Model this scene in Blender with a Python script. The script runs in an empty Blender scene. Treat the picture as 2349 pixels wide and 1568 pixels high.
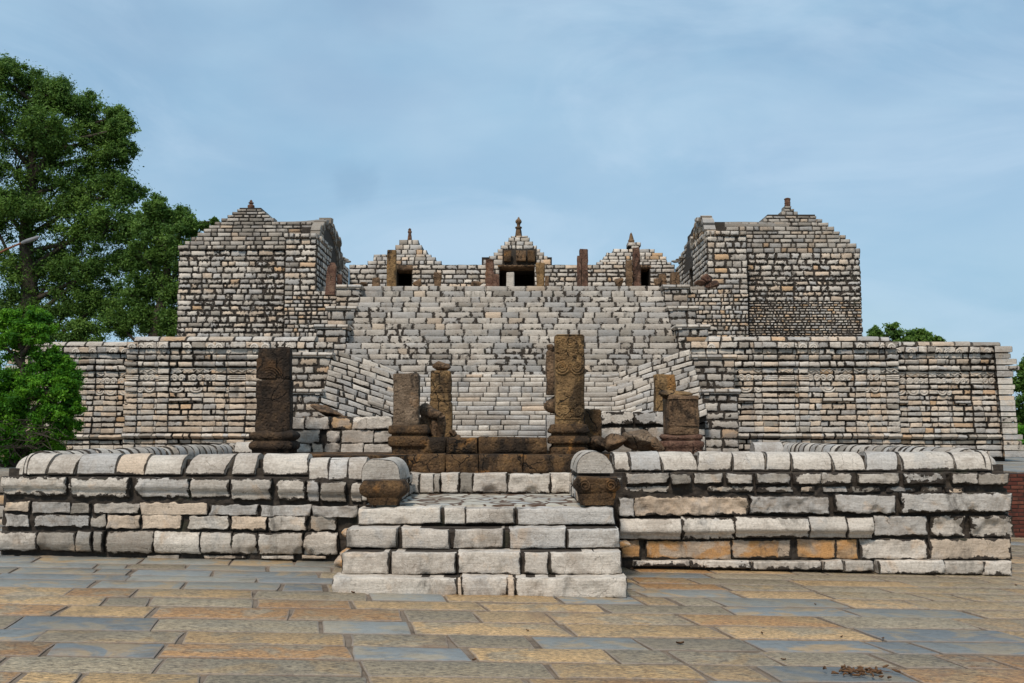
import bpy, math, random
import numpy as np
from math import radians as R, sin, cos, pi

rng = np.random.default_rng(7)
SC = bpy.context.scene
COL = SC.collection

# ------------------------------------------------------------------ camera
F = 35 / 36 * 2349.0
TH = math.atan(203 / F)
EYE = 1.6
cam = bpy.data.cameras.new('camera')
cam.lens = 35; cam.sensor_width = 36; cam.clip_end = 2000; cam.clip_start = 0.05
co = bpy.data.objects.new('camera', cam); COL.objects.link(co)
co.location = (0, 0, EYE); co.rotation_euler = (pi / 2 + TH, 0, 0)
SC.camera = co

def pt(x, y, D):
    """survey point: where the line of sight through a measured photo point meets the plane at depth D"""
    dx, dy = x - 1174.5, 784 - y
    Y = F * cos(TH) - dy * sin(TH)
    Z = F * sin(TH) + dy * cos(TH)
    return dx / Y * D, EYE + Z / Y * D
def PX(x, D, y=950): return pt(x, y, D)[0]
def PZ(y, D): return pt(1174.5, y, D)[1]
def gz(x): return -0.02 * max(-9.0, min(9.0, x))

# ------------------------------------------------------------------ helpers
def vnoise(p, scale, seed=0):
    q = np.asarray(p, float) * scale + seed * 17.31
    i = np.floor(q).astype(np.int64); f = q - i
    f = f * f * (3 - 2 * f)
    def h(a, b, c):
        n = (a * 374761393 + b * 668265263 + c * 2147483647 + seed * 974711) & 0x7fffffff
        n = ((n ^ (n >> 13)) * 1274126177) & 0x7fffffff
        n = ((n ^ (n >> 16)) * 668265263) & 0x7fffffff
        return (n ^ (n >> 15)) % 65536 / 65535.0
    r = 0
    for a in (0, 1):
        for b in (0, 1):
            for c in (0, 1):
                w = (f[..., 0] if a else 1 - f[..., 0]) * (f[..., 1] if b else 1 - f[..., 1]) * (f[..., 2] if c else 1 - f[..., 2])
                r = r + w * h(i[..., 0] + a, i[..., 1] + b, i[..., 2] + c)
    return r * 2 - 1

class MB:
    def __init__(s): s.v = []; s.f = []; s.st = []; s.lo = []; s.di = []; s.n = 0; s.sm = []
    def add(s, V, faces, st=(.2, .5, .01), lo=None, di=None, smooth=True):
        V = np.asarray(V, float).reshape(-1, 3); n = len(V)
        s.v.append(V)
        s.st.append(np.broadcast_to(np.asarray(st, float), (n, 3)))
        s.lo.append(np.broadcast_to(np.asarray((.5, .5) if lo is None else lo, float), (n, 2)))
        s.di.append(np.broadcast_to(np.asarray((1, 1) if di is None else di, float), (n, 2)))
        for fa in faces:
            fa = np.asarray(fa, int)
            if len(fa):
                s.f.append(fa + s.n); s.sm.append(np.full(len(fa), smooth))
        s.n += n
    def build(s, name, mat, parent=None, org=None):
        me = bpy.data.meshes.new(name)
        V = np.concatenate(s.v); 
        if org is None: org = (0, 0, 0)
        org = np.asarray(org, float)
        V = V - org
        me.vertices.add(len(V)); me.vertices.foreach_set('co', V.ravel().astype(np.float32))
        li = np.concatenate([f.ravel() for f in s.f])
        sz = np.concatenate([np.full(len(f), f.shape[1]) for f in s.f])
        me.loops.add(len(li)); me.loops.foreach_set('vertex_index', li.astype(np.int32))
        me.polygons.add(len(sz))
        me.polygons.foreach_set('loop_start', np.concatenate([[0], np.cumsum(sz)[:-1]]).astype(np.int32))
        me.polygons.foreach_set('loop_total', sz.astype(np.int32))
        me.polygons.foreach_set('use_smooth', np.concatenate(s.sm))
        for nm, arr in (('st', np.concatenate(s.st)), ('loc', np.concatenate(s.lo)), ('dim', np.concatenate(s.di))):
            a = me.attributes.new(nm, 'FLOAT_VECTOR', 'POINT')
            if arr.shape[1] == 2: arr = np.concatenate([arr, np.zeros((len(arr), 1))], 1)
            a.data.foreach_set('vector', arr.ravel().astype(np.float32))
        me.update(calc_edges=True); me.validate()
        me.materials.append(mat)
        o = bpy.data.objects.new(name, me); COL.objects.link(o)
        if parent is not None:
            o.parent = parent
            o.location = tuple(org - np.array(world_loc(parent)))
        else:
            o.location = tuple(org)
        return o

def world_loc(o):
    l = np.array(o.location, float)
    if o.parent is not None: l = l + np.array(world_loc(o.parent))
    return l

def thing(name, label, cat, loc, group=None):
    o = bpy.data.objects.new(name, None); COL.objects.link(o); o.location = loc
    o.empty_display_size = .2
    return tag(o, label, cat, group)
def tag(o, label=None, cat=None, group=None, kind=None):
    if label: o['label'] = label
    if cat: o['category'] = cat
    if group: o['group'] = group
    if kind: o['kind'] = kind
    return o

def unit(v): v = np.asarray(v, float); return v / np.linalg.norm(v)
UX, UY, UZ = np.array([1., 0, 0]), np.array([0, 1., 0]), np.array([0, 0, 1.])

_gcache = {}
def gridfaces(nu, nv):
    if (nu, nv) not in _gcache:
        i = np.arange(nu - 1)[:, None]; j = np.arange(nv - 1)[None, :]
        a = (i * nv + j).ravel()
        q = np.stack([a, a + nv, a + nv + 1, a + 1], 1)
        b = [k * nv for k in range(nu)] + [(nu - 1) * nv + k for k in range(1, nv)] + \
            [k * nv + nv - 1 for k in range(nu - 2, -1, -1)] + [k for k in range(nv - 2, 0, -1)]
        b = np.array(b); m = len(b); k = np.arange(m); k2 = (k + 1) % m
        sk = np.stack([k, k + m, k2 + m, k2], 1)
        _gcache[(nu, nv)] = (q, b, sk)
    return _gcache[(nu, nv)]

def stone(mb, P, U, V, N, w, h, d, hue, val=None, fray=.01, nu=4, nv=4, rough=.004, bev=.02, jit=.008,
          back=.06, light=False, prof=None, ragged=0., rsc=6., tilt=0., lean=0., bevd=None, chips=0):
    if w < .02 or h < .015: return
    bev = min(bev, w * .3, h * .35)
    if bevd is None: bevd = bev * .9
    def par(n, L):
        if n <= 3: return np.linspace(0, 1, n)
        return np.concatenate([[0], np.linspace(bev / L, 1 - bev / L, n - 2), [1]])
    s = par(nu, w); t = par(nv, h)
    S, T = np.meshgrid(s, t, indexing='ij')
    u0 = S * w; v0 = T * h
    c = rng.uniform(-jit, jit, (4, 2))
    ju = (1 - S) * (1 - T) * c[0, 0] + S * (1 - T) * c[1, 0] + S * T * c[2, 0] + (1 - S) * T * c[3, 0]
    jv = (1 - S) * (1 - T) * c[0, 1] + S * (1 - T) * c[1, 1] + S * T * c[2, 1] + (1 - S) * T * c[3, 1]
    e = np.minimum(np.minimum(u0, w - u0), np.minimum(v0, h - v0))
    k = np.clip(e / bev, 0, 1)
    P = np.asarray(P, float)
    base = P + u0[..., None] * U + v0[..., None] * V
    off = rng.uniform(0, 50, 3)
    dep = d - bevd * (1 - k) ** 2
    if rough:
        dep = dep + rough * vnoise(base + off, rsc, 1) * (.3 + .7 * k) + rough * .5 * vnoise(base + off, rsc * 2.7, 2)
    if prof is not None: dep = dep + prof(T)
    if tilt: dep = dep + tilt * (T - .5)
    for _ in range(chips):
        cx_ = rng.choice([0, w, rng.uniform(0, w)]); cy_ = rng.choice([0, h]) ; r_ = rng.uniform(.2, .5) * min(w, h)
        dd_ = np.hypot(u0 - cx_, v0 - cy_) + .3 * r_ * vnoise(base + off, 18., 5)
        dep = dep - (.5 * r_) * np.clip((r_ - dd_) / r_ * 1.6, 0, .8)
    uu = u0 + ju + lean * (v0 - h / 2); vv = v0 + jv
    if ragged:
        cu = (S - .5) * 2; cv = (T - .5) * 2
        nz = vnoise(base + off, rsc * 1.6, 3) * .5 + .5
        nz = nz * ragged
        uu = uu - np.sign(cu) * np.abs(cu) ** 4 * nz; vv = vv - np.sign(cv) * np.abs(cv) ** 4 * nz * .8
    pos = P + uu[..., None] * U + vv[..., None] * V + dep[..., None] * N
    q, b, sk = gridfaces(nu, nv)
    if val is None: val = rng.random()
    st = (hue, val, fray)
    lo = np.stack([u0, v0 * (.72 if light else 1.)], -1).reshape(-1, 2)
    mb.add(pos, [q], st, lo, (w, h))
    fr = pos.reshape(-1, 3)[b]
    bk = fr - N * ((dep.reshape(-1)[b]) + back)[:, None]
    if light: lo2 = np.broadcast_to((w / 2, h / 2), (len(b) * 2, 2))
    else: lo2 = np.concatenate([lo[b], lo[b]])
    mb.add(np.concatenate([fr, bk]), [sk], st, lo2, (w, h), smooth=False)

def box(mb, x0, x1, y0, y1, z0, z1, st=(.2, .3, .02), dark=True):
    V = [(x, y, z) for x in (x0, x1) for y in (y0, y1) for z in (z0, z1)]
    f = [(0, 1, 3, 2), (4, 6, 7, 5), (0, 4, 5, 1), (2, 3, 7, 6), (0, 2, 6, 4), (1, 5, 7, 3)]
    mb.add(V, [f], st, (0, 0) if dark else (.5, .5), (0, 0) if dark else (1, 1), smooth=False)

HUES = {  # weights: warm light, blue grey, cream, ochre, dull grey
    'marble': (.5, .25, .15, .02, .08), 'wall': (.48, .24, .18, .04, .06), 'rubble': (.32, .22, .28, .08, .1),
    'stair': (.56, .36, .025, .0, .05), 'roof': (.3, .1, .1, .02, .48), 'pale': (.6, .36, .03, .0, .01), 'cream': (.40, .16, .36, .05, .03)}
HB = [(0, .4), (.42, .62), (.66, .8), (.84, .92), (.95, 1.)]
def hue(p='wall'):
    w = np.array(HUES[p]); i = rng.choice(5, p=w / w.sum())
    return rng.uniform(*HB[i])

def bed(mb, P, U, N, W, z0, z1, mean=.022, amp=.022, res=.022, sc=7., V=UZ):
    """lumpy mortar surface between the stones"""
    nu, nv = max(2, int(W / res)), max(2, int((z1 - z0) / res))
    S, T = np.meshgrid(np.linspace(0, W, nu), np.linspace(z0, z1, nv), indexing='ij')
    pos = np.asarray(P, float) + S[..., None] * U + T[..., None] * V
    o = rng.uniform(0, 60, 3)
    d = mean + amp * (vnoise(pos + o, sc, 1) * .9 + vnoise(pos + o, sc * 2.9, 2) * .55 + vnoise(pos + o, sc * 7, 3) * .3)
    e = np.minimum(np.minimum(S, W - S), np.minimum(T - z0, z1 - T)); d = np.where(e < res * .5, -.03, d)
    mb.add(pos + d[..., None] * N, [gridfaces(nu, nv)[0]], (.2, .3, .02), (0, 0), (0, 0))

def course(mb, P, U, N, x0, x1, z0, z1, L=.3, gap=.014, pal='wall', d=.04, dj=.012, fray=.014, nu=4, nv=4, V=UZ, **kw):
    """one row of stones from x0 to x1 measured along U from P, z0..z1 along V"""
    x = x0; P = np.asarray(P, float)
    while x < x1 - 1e-6:
        l = L * rng.uniform(.55, 1.5)
        if rng.random() < .1: l *= .5
        if x1 - (x + l) < L * .45: l = x1 - x
        g = gap * rng.uniform(.4, 1.6)
        stone(mb, P + U * (x + g / 2) + V * (z0 + gap * .4), U, V, N, l - g, (z1 - z0) - gap * .8, d + rng.uniform(-dj, dj),
              hue(pal), None, fray * rng.uniform(.3, 1.7), nu, nv, **kw)
        x += l

def rows_between(z0, z1, h, var=.2):
    n = max(1, int(round((z1 - z0) / h))); w = rng.uniform(1 - var, 1 + var, n); w = w / w.sum() * (z1 - z0)
    return np.concatenate([[z0], z0 + np.cumsum(w)])

def wall_face(mb, P, U, N, W, z0, z1, h=.13, L=.28, x0=0., **kw):
    zs = rows_between(z0, z1, h)
    P = np.asarray(P, float)
    for a, b in zip(zs[:-1], zs[1:]):
        course(mb, P, U, N, x0, W, a, b, L=L, **kw)

def loft(mb, prof, cx, cy, round_=False, n=9, st=(.3, .5, .0), rough=0., rsc=5., asp=1., rnd=.12, rot=0., shear=(0, 0), seed=1, cap=True, sub=True, flat=False):
    """prof = [(z, halfwidth)], square (rounded corners) or round cross-section"""
    if sub:
        pr = []
        for (za, wa), (zb, wb) in zip(prof[:-1], prof[1:]):
            m = max(1, int(abs(zb - za) / .035)) if not round_ else 1
            for k in range(m): pr.append((za + (zb - za) * k / m, wa + (wb - wa) * k / m))
        pr.append(prof[-1]); prof = pr
    if round_:
        a = np.linspace(0, 2 * pi, n * 4, endpoint=False); c = np.stack([np.cos(a), np.sin(a)], 1)
    else:
        e = np.linspace(-1, 1, n, endpoint=False)
        c = np.concatenate([np.stack([e, -np.ones(n)], 1), np.stack([np.ones(n), e], 1), np.stack([-e, np.ones(n)], 1), np.stack([-np.ones(n), -e], 1)])
        r = np.maximum(np.abs(c[:, 0]), np.abs(c[:, 1]))
        L_ = (np.abs(c[:, 0]) ** 12 + np.abs(c[:, 1]) ** 12) ** (1 / 12.)
        c = c / L_[:, None]
    m = len(c); V = []
    z0 = prof[0][0]
    cr, sr = cos(rot), sin(rot)
    for z, w in prof:
        x = c[:, 0] * w; y = c[:, 1] * w * asp
        V.append(np.stack([cx + x * cr - y * sr + shear[0] * (z - z0), cy + x * sr + y * cr + shear[1] * (z - z0), np.full(m, z)], 1))
    V = np.array(V)
    if rough:
        o = np.array([seed * 3.1, seed * 1.7, seed * .9])
        dirs = np.stack([c[:, 0] * cr - c[:, 1] * sr, c[:, 0] * sr + c[:, 1] * cr, np.zeros(m)], 1)
        nz = vnoise(V + o, rsc, seed) + .5 * vnoise(V + o, rsc * 2.3, seed + 1) + .3 * vnoise(V + o, rsc * 5, seed + 2)
        V = V + dirs[None] * (nz * rough)[..., None]
        V[-1, :, 2] += rough * 2.0 * vnoise(V[-1] + o, rsc * .8, seed + 3)
    k = len(prof); i = np.arange(k - 1)[:, None] * m; j = np.arange(m)[None, :]; j2 = (j + 1) % m
    q = np.stack([(i + j).ravel(), (i + j2).ravel(), (i + j2 + m).ravel(), (i + j + m).ravel()], 1)
    mb.add(V, [q], st, smooth=not flat)
    if cap:
        for ring, flip in ((V[0], True), (V[-1], False)):
            ce = ring.mean(0); pts = np.concatenate([ring, (ring * .5 + ce * .5), [ce]])
            t = []; jj = np.arange(m); jk = (jj + 1) % m
            qa = np.stack([jj, jk, jk + m, jj + m], 1); ta = np.stack([jj + m, jk + m, np.full(m, 2 * m)], 1)
            if flip: qa = qa[:, ::-1]; ta = ta[:, ::-1]
            if rough and not flip: pts[m:, 2] += rough * 1.5 * vnoise(pts[m:] + seed, rsc, seed + 5)
            mb.add(pts, [qa, ta], st, smooth=False)

def tube(mb, pts, r, n=6, st=(.2, .5, 0), closed=False):
    pts = np.asarray(pts, float); k = len(pts)
    r = np.broadcast_to(np.asarray(r, float), (k,))
    t = np.gradient(pts, axis=0); t /= np.linalg.norm(t, axis=1)[:, None] + 1e-9
    ref = np.array([0.13, .31, .94]); a = np.cross(t, ref); a /= np.linalg.norm(a, axis=1)[:, None] + 1e-9
    b = np.cross(t, a); an = np.linspace(0, 2 * pi, n, endpoint=False)
    V = pts[:, None] + r[:, None, None] * (np.cos(an)[None, :, None] * a[:, None] + np.sin(an)[None, :, None] * b[:, None])
    i = np.arange(k - 1)[:, None] * n; j = np.arange(n)[None, :]; j2 = (j + 1) % n
    q = np.stack([(i + j).ravel(), (i + j + n).ravel(), (i + j2 + n).ravel(), (i + j2).ravel()], 1)
    mb.add(V, [q], st)
    for e, fl in ((0, False), (k - 1, True)):
        f = np.arange(n); f = f[::-1] if fl else f
        mb.add(V[e], [f[None]], st, smooth=False)

def boulder(mb, cx, cy, cz, sx, sy, sz, seed=1, planes=16, st=(.3, .5, 0), rot=0., rough=.03, sub=26):
    rg = np.random.default_rng(seed)
    pn = rg.normal(size=(planes, 3)); pn /= np.linalg.norm(pn, axis=1)[:, None]; pd = rg.uniform(.58, .86, planes)
    nu, nv = sub * 2, sub
    a = np.linspace(0, 2 * pi, nu, endpoint=False); p = np.linspace(.001, pi - .001, nv)
    A, Pp = np.meshgrid(a, p, indexing='ij')
    d = np.stack([np.cos(A) * np.sin(Pp), np.sin(A) * np.sin(Pp), np.cos(Pp)], -1)
    dd = d @ pn.T
    r = np.where(dd > .05, pd / np.maximum(dd, .05), 9).min(-1); r = np.minimum(r, 1.16)
    r = r + rough * vnoise(d + seed, 4, seed) + rough * .6 * vnoise(d + seed, 11, seed + 1)
    v = d * r[..., None] * (sx, sy, sz)
    x = v[..., 0] * cos(rot) - v[..., 2] * sin(rot); z = v[..., 0] * sin(rot) + v[..., 2] * cos(rot)
    V = np.stack([x + cx, v[..., 1] + cy, z + cz], -1)
    i = np.arange(nu)[:, None]; j = np.arange(nv - 1)[None, :]; i2 = (i + 1) % nu
    q = np.stack([(i * nv + j).ravel(), (i * nv + j + 1).ravel(), (i2 * nv + j + 1).ravel(), (i2 * nv + j).ravel()], 1)
    mb.add(V, [q], st)

def coping_stone(mb, A, B, W, H, st, na=9, nl=4, slant=0., rough=.006, flat=2.4, drop=0.):
    """a half-round coping stone from A to B (points on the axis at the bearing level)"""
    A = np.asarray(A, float); B = np.asarray(B, float); L = np.linalg.norm(B - A); t = (B - A) / L
    if L < .03: return
    n = unit(np.cross(t, UZ))
    s = np.concatenate([[0], np.linspace(.012 / L, 1 - .012 / L, max(2, nl)), [1]]); a = np.linspace(0, pi, na)
    S, An = np.meshgrid(s, a, indexing='ij')
    ca, sa = np.cos(An), np.sin(An)
    ex = 2. / flat
    py = np.sign(ca) * np.abs(ca) ** ex * W / 2; pz = np.abs(sa) ** ex * H
    sh = np.where((S == 0) | (S == 1), .988, 1.)
    py = py * sh; pz = pz * sh - drop
    pos = A + (S * L + slant * (sa - .5) * 1.)[..., None] * t + py[..., None] * n + pz[..., None] * UZ
    if rough: 
        o = rng.uniform(0, 40, 3)
        pos = pos + (rough * vnoise(pos + o, 5, 4))[..., None] * (ca[..., None] * n + sa[..., None] * UZ)
    arc = An / pi * (W * .6 + H * 1.1); tot = W * .6 + H * 1.1
    q, b, sk = gridfaces(len(s), na)
    mb.add(pos, [q[:, ::-1]], st, np.stack([S * L, arc], -1).reshape(-1, 2), (L, tot))
    for e, fl in ((0, False), (len(s) - 1, True)):
        ring = pos[e]; c = ring.mean(0) * [1, 1, 0] + [0, 0, A[2] - drop]
        V = np.concatenate([ring, [c]]); k = np.arange(na - 1)
        f = np.stack([k, k + 1, np.full(na - 1, na)], 1)
        if fl: f = f[:, ::-1]
        ll = np.concatenate([np.stack([np.full(na, .004 + .0), arc[0]], -1), [[L / 2, tot / 2]]])
        mb.add(V, [f], st, ll, (L, tot), smooth=False)

def coping_run(mb, A, B, W, H, L=.35, gap=.02, pal='pale', fray=.012, zf=None, slant=0., **kw):
    A = np.asarray(A, float); B = np.asarray(B, float); T = np.linalg.norm(B - A); t = (B - A) / T; x = 0
    while x < T - 1e-6:
        l = L * rng.uniform(.6, 1.5)
        if T - (x + l) < L * .4: l = T - x
        g = gap * rng.uniform(.3, 2.)
        a = A + t * (x + g / 2); b = A + t * (x + l - g / 2)
        if zf: a[2] += zf(x); b[2] += zf(x + l)
        coping_stone(mb, a, b, W * rng.uniform(.96, 1.04), H * rng.uniform(.94, 1.05), (hue(pal), rng.random(), fray * rng.uniform(.4, 1.6)), slant=slant * rng.uniform(.2, 1.3), **kw)
        x += l

# ------------------------------------------------------------------ materials
class NT:
    def __init__(s, name):
        s.m = bpy.data.materials.new(name); s.m.use_nodes = True; s.t = s.m.node_tree; s.t.nodes.clear()
        s.out = s.n('ShaderNodeOutputMaterial')
    def n(s, ty, ins=None, **kw):
        x = s.t.nodes.new(ty)
        for k, v in kw.items(): setattr(x, k, v)
        for k, v in (ins or {}).items(): s.set(x.inputs[k], v)
        return x
    def set(s, sock, v):
        if isinstance(v, bpy.types.NodeSocket): s.t.links.new(v, sock)
        else:
            if hasattr(sock.default_value, '__len__') and not hasattr(v, '__len__'): v = (v,) * len(sock.default_value)
            if hasattr(v, '__len__') and len(sock.default_value) == 4 and len(v) == 3: v = tuple(v) + (1,)
            sock.default_value = v
    def math(s, op, a, b=0., c=None, clamp=False):
        x = s.n('ShaderNodeMath', operation=op, use_clamp=clamp); s.set(x.inputs[0], a); s.set(x.inputs[1], b)
        if c is not None: s.set(x.inputs[2], c)
        return x.outputs[0]
    def mr(s, v, a, b, c=0., d=1., smooth=True):
        x = s.n('ShaderNodeMapRange'); x.interpolation_type = 'SMOOTHSTEP' if smooth else 'LINEAR'
        for k, q in enumerate((v, a, b, c, d)): s.set(x.inputs[k], q)
        return x.outputs[0]
    def noise(s, vec, scale, detail=3, rough=.6, dist=0.):
        x = s.n('ShaderNodeTexNoise', {'Scale': scale, 'Detail': detail, 'Roughness': rough, 'Distortion': dist}); s.set(x.inputs['Vector'], vec)
        return x.outputs[0]
    def vor(s, vec, scale, feat='DISTANCE_TO_EDGE'):
        x = s.n('ShaderNodeTexVoronoi', {'Scale': scale}, feature=feat); s.set(x.inputs['Vector'], vec)
        return x.outputs['Distance'] if feat != 'F1C' else x.outputs['Color']
    def scale(s, vec, sc):
        x = s.n('ShaderNodeVectorMath', operation='MULTIPLY'); s.set(x.inputs[0], vec); x.inputs[1].default_value = sc
        return x.outputs[0]
    def mix(s, f, a, b, mode='MIX'):
        x = s.n('ShaderNodeMix', data_type='RGBA', blend_type=mode); s.set(x.inputs[0], f); s.set(x.inputs[6], a); s.set(x.inputs[7], b)
        return x.outputs[2]
    def ramp(s, f, stops, interp='LINEAR'):
        x = s.n('ShaderNodeValToRGB'); s.set(x.inputs[0], f); r = x.color_ramp; r.interpolation = interp
        while len(r.elements) < len(stops): r.elements.new(.5)
        for e, (p, c) in zip(r.elements, stops): e.position = p; e.color = tuple(c) + (1,)
        return x.outputs[0]
    def attr(s, name):
        x = s.n('ShaderNodeAttribute', attribute_name=name); y = s.n('ShaderNodeSeparateXYZ'); s.t.links.new(x.outputs['Vector'], y.inputs[0])
        return y.outputs
    def bump(s, h, st=.5, dist=.01, nrm=None):
        x = s.n('ShaderNodeBump', {'Strength': st, 'Distance': dist, 'Height': h})
        if nrm is not None: s.set(x.inputs['Normal'], nrm)
        return x.outputs[0]
    def finish(s, col, rough=.85, nrm=None, spec=.3):
        b = s.n('ShaderNodeBsdfPrincipled', {'Base Color': col, 'Roughness': rough})
        b.inputs['Specular IOR Level'].default_value = spec
        if nrm is not None: s.set(b.inputs['Normal'], nrm)
        s.t.links.new(b.outputs[0], s.out.inputs[0]); return s.m

def marble(name, fine=1., tone=1., stain=.35, k=2.2, soft=.012, ochre=.25, ocol=(.56, .41, .27), olo=.56, cracks=True, mort=(.042, .033, .026), soot=0.):
    n = NT(name)
    P = n.n('ShaderNodeNewGeometry').outputs['Position']
    st = n.attr('st'); lo = n.attr('loc'); di = n.attr('dim')
    eu = n.math('MINIMUM', lo[0], n.math('SUBTRACT', di[0], lo[0]))
    ev = n.math('MINIMUM', lo[1], n.math('MULTIPLY', n.math('SUBTRACT', di[1], lo[1]), 1.3))
    ed = n.math('MINIMUM', eu, ev)
    nz = n.noise(P, 9 * fine, 5, .65)
    nb = n.noise(P, 1.1, 2, .5)
    # the wider the mortar creep, the more it eats into the stone
    amp = n.math('MULTIPLY', st[2], k * 6.5)
    m = n.math('ADD', ed, n.math('MULTIPLY', n.math('SUBTRACT', nz, .50), amp))
    m = n.math('SUBTRACT', m, n.math('MULTIPLY', st[2], n.mr(nb, .3, .7, .1, 1.3)))
    mask = n.math('MULTIPLY', n.mr(m, 0, soft), n.math('GREATER_THAN', di[0], .001))
    base = n.ramp(st[0], [(0, (.50, .465, .41)), (.2, (.56, .53, .475)), (.41, (.45, .42, .375)), (.42, (.46, .45, .425)), (.63, (.37, .37, .36)),
                          (.65, (.55, .475, .385)), (.81, (.58, .475, .365)), (.83, (.55, .40, .27)), (.93, (.50, .34, .19)), (.94, (.27, .25, .22)), (1, (.33, .31, .27))])
    pn = n.noise(P, 3.1 * fine, 4, .6, .6)
    base = n.mix(n.math('MULTIPLY', n.mr(pn, olo, olo + .14), ochre), base, ocol)
    base = n.mix(n.math('MULTIPLY', n.mr(n.noise(P, 2.3 * fine, 3, .6, .4), .56, .68), .45), base, (.36, .37, .37))
    strata = n.noise(n.scale(P, (3, 3, 34)), 1.6, 4, .65)
    base = n.mix(1., base, n.ramp(strata, [(.25, (.74, .73, .72)), (.6, (1.03, 1.03, 1.03))]), 'MULTIPLY')
    fn = n.noise(P, 42 * fine, 5, .75)
    base = n.mix(1., base, n.ramp(fn, [(.28, (.62, .60, .58)), (.5, (.97, .97, .97)), (.7, (1.08, 1.08, 1.07))]), 'MULTIPLY')
    v = n.math('MULTIPLY', n.math('ADD', n.math('MULTIPLY', st[1], .34), .78), tone)
    vc = n.n('ShaderNodeCombineXYZ'); [n.set(vc.inputs[i], v) for i in range(3)]
    base = n.mix(1., base, vc.outputs[0], 'MULTIPLY')
    base = n.mix(1., base, (1.09, 1.025, .975), 'MULTIPLY')
    gr_ = n.mr(n.math('ADD', n.math('MULTIPLY', n.noise(P, 1.9, 3, .6, .3), .6), n.math('MULTIPLY', n.noise(P, 17 * fine, 5, .75), .5)), .52, .66)
    base = n.mix(n.math('MULTIPLY', gr_, .42), base, (.235, .18, .135))
    # black biological growth in patches and runs
    sn = n.noise(n.scale(P, (1, 1, .45)), 2.2, 6, .72, .3)
    sp = n.math('MULTIPLY', n.mr(sn, .62 - .12 * stain, .74), .85)
    base = n.mix(sp, base, (.075, .066, .055))
    speck = n.mr(n.math('ADD', n.noise(P, 60 * fine, 3, .8), n.math('MULTIPLY', n.noise(P, 4, 3), .6)), .98, 1.12)
    base = n.mix(n.math('MULTIPLY', speck, .75), base, (.06, .052, .042))
    if cracks:
        wob = n.n('ShaderNodeVectorMath', operation='ADD'); n.set(wob.inputs[0], P)
        w2 = n.n('ShaderNodeTexNoise', {'Scale': 7., 'Detail': 3.}); n.set(w2.inputs['Vector'], P)
        n.set(wob.inputs[1], n.scale(w2.outputs['Color'], (.16, .16, .16)))
        cr = n.vor(wob.outputs[0], 3.2)
        cm = n.math('MULTIPLY', n.mr(cr, .009, .002), n.mr(n.noise(P, 2.7, 2), .52, .60))
        base = n.mix(n.math('MULTIPLY', cm, .7), base, (.09, .07, .05))
    mc = n.mix(n.mr(n.noise(P, 14 * fine, 6, .78), .45, .72), mort, (.080, .062, .044))
    mc = n.mix(n.math('MULTIPLY', n.mr(n.noise(P, 3.3, 3), .6, .7), .35), mc, (.035, .045, .02))
    col = n.mix(mask, mc, base)
    h = n.math('ADD', n.math('MULTIPLY', n.noise(P, 30 * fine, 6, .75), .6), n.math('MULTIPLY', mask, .55))
    h = n.math('ADD', h, n.math('MULTIPLY', strata, .25))
    return n.finish(col, .82, n.bump(h, .9, .026 / max(fine, .7)), .25)

def sandstone(name, c1, c2, c3, black=.5, orange=.3, fine=1.):
    n = NT(name)
    P = n.n('ShaderNodeNewGeometry').outputs['Position']
    a = n.noise(P, 5.5 * fine, 6, .72, .2); b = n.noise(n.scale(P, (1, 1, .5)), 2.6 * fine, 5, .7, .5); c = n.noise(P, 2.1 * fine, 4, .6, .8)
    col = n.ramp(a, [(.3, c1), (.5, c2), (.68, c3)])
    col = n.mix(n.math('MULTIPLY', n.mr(c, .56, .68), orange), col, (.42, .19, .05))
    col = n.mix(n.math('MULTIPLY', n.mr(b, .56 - black * .12, .62 - black * .05), min(1, .6 + black * .3)), col, (.022, .017, .013))
    f = n.noise(P, 55 * fine, 5, .8)
    col = n.mix(1., col, n.ramp(f, [(.3, (.45, .42, .4)), (.5, (1, 1, 1)), (.72, (1.5, 1.45, 1.35))]), 'MULTIPLY')
    sp = n.mr(n.noise(P, 85 * fine, 3, .7), .66, .74)
    col = n.mix(n.math('MULTIPLY', sp, .35), col, (.42, .36, .26))
    wob = n.n('ShaderNodeVectorMath', operation='ADD'); n.set(wob.inputs[0], P)
    w2 = n.n('ShaderNodeTexNoise', {'Scale': 9., 'Detail': 3.}); n.set(w2.inputs['Vector'], P)
    n.set(wob.inputs[1], n.scale(w2.outputs['Color'], (.1, .1, .1)))
    cr = n.vor(wob.outputs[0], 2.6)
    cm = n.math('MULTIPLY', n.mr(cr, .02, .004), n.mr(n.noise(P, 2.3, 2), .47, .55))
    col = n.mix(cm, col, (.01, .008, .006))
    h = n.math('ADD', n.noise(P, 26 * fine, 6, .8), n.math('MULTIPLY', n.noise(P, 8 * fine, 4, .7), 1.2))
    h = n.math('ADD', h, n.math('MULTIPLY', n.mr(n.vor(P, 22, 'F1'), .1, .5), .5))
    h = n.math('SUBTRACT', h, n.math('MULTIPLY', cm, .5))
    return n.finish(col, .9, n.bump(h, .85, .03 / fine), .2)

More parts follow.
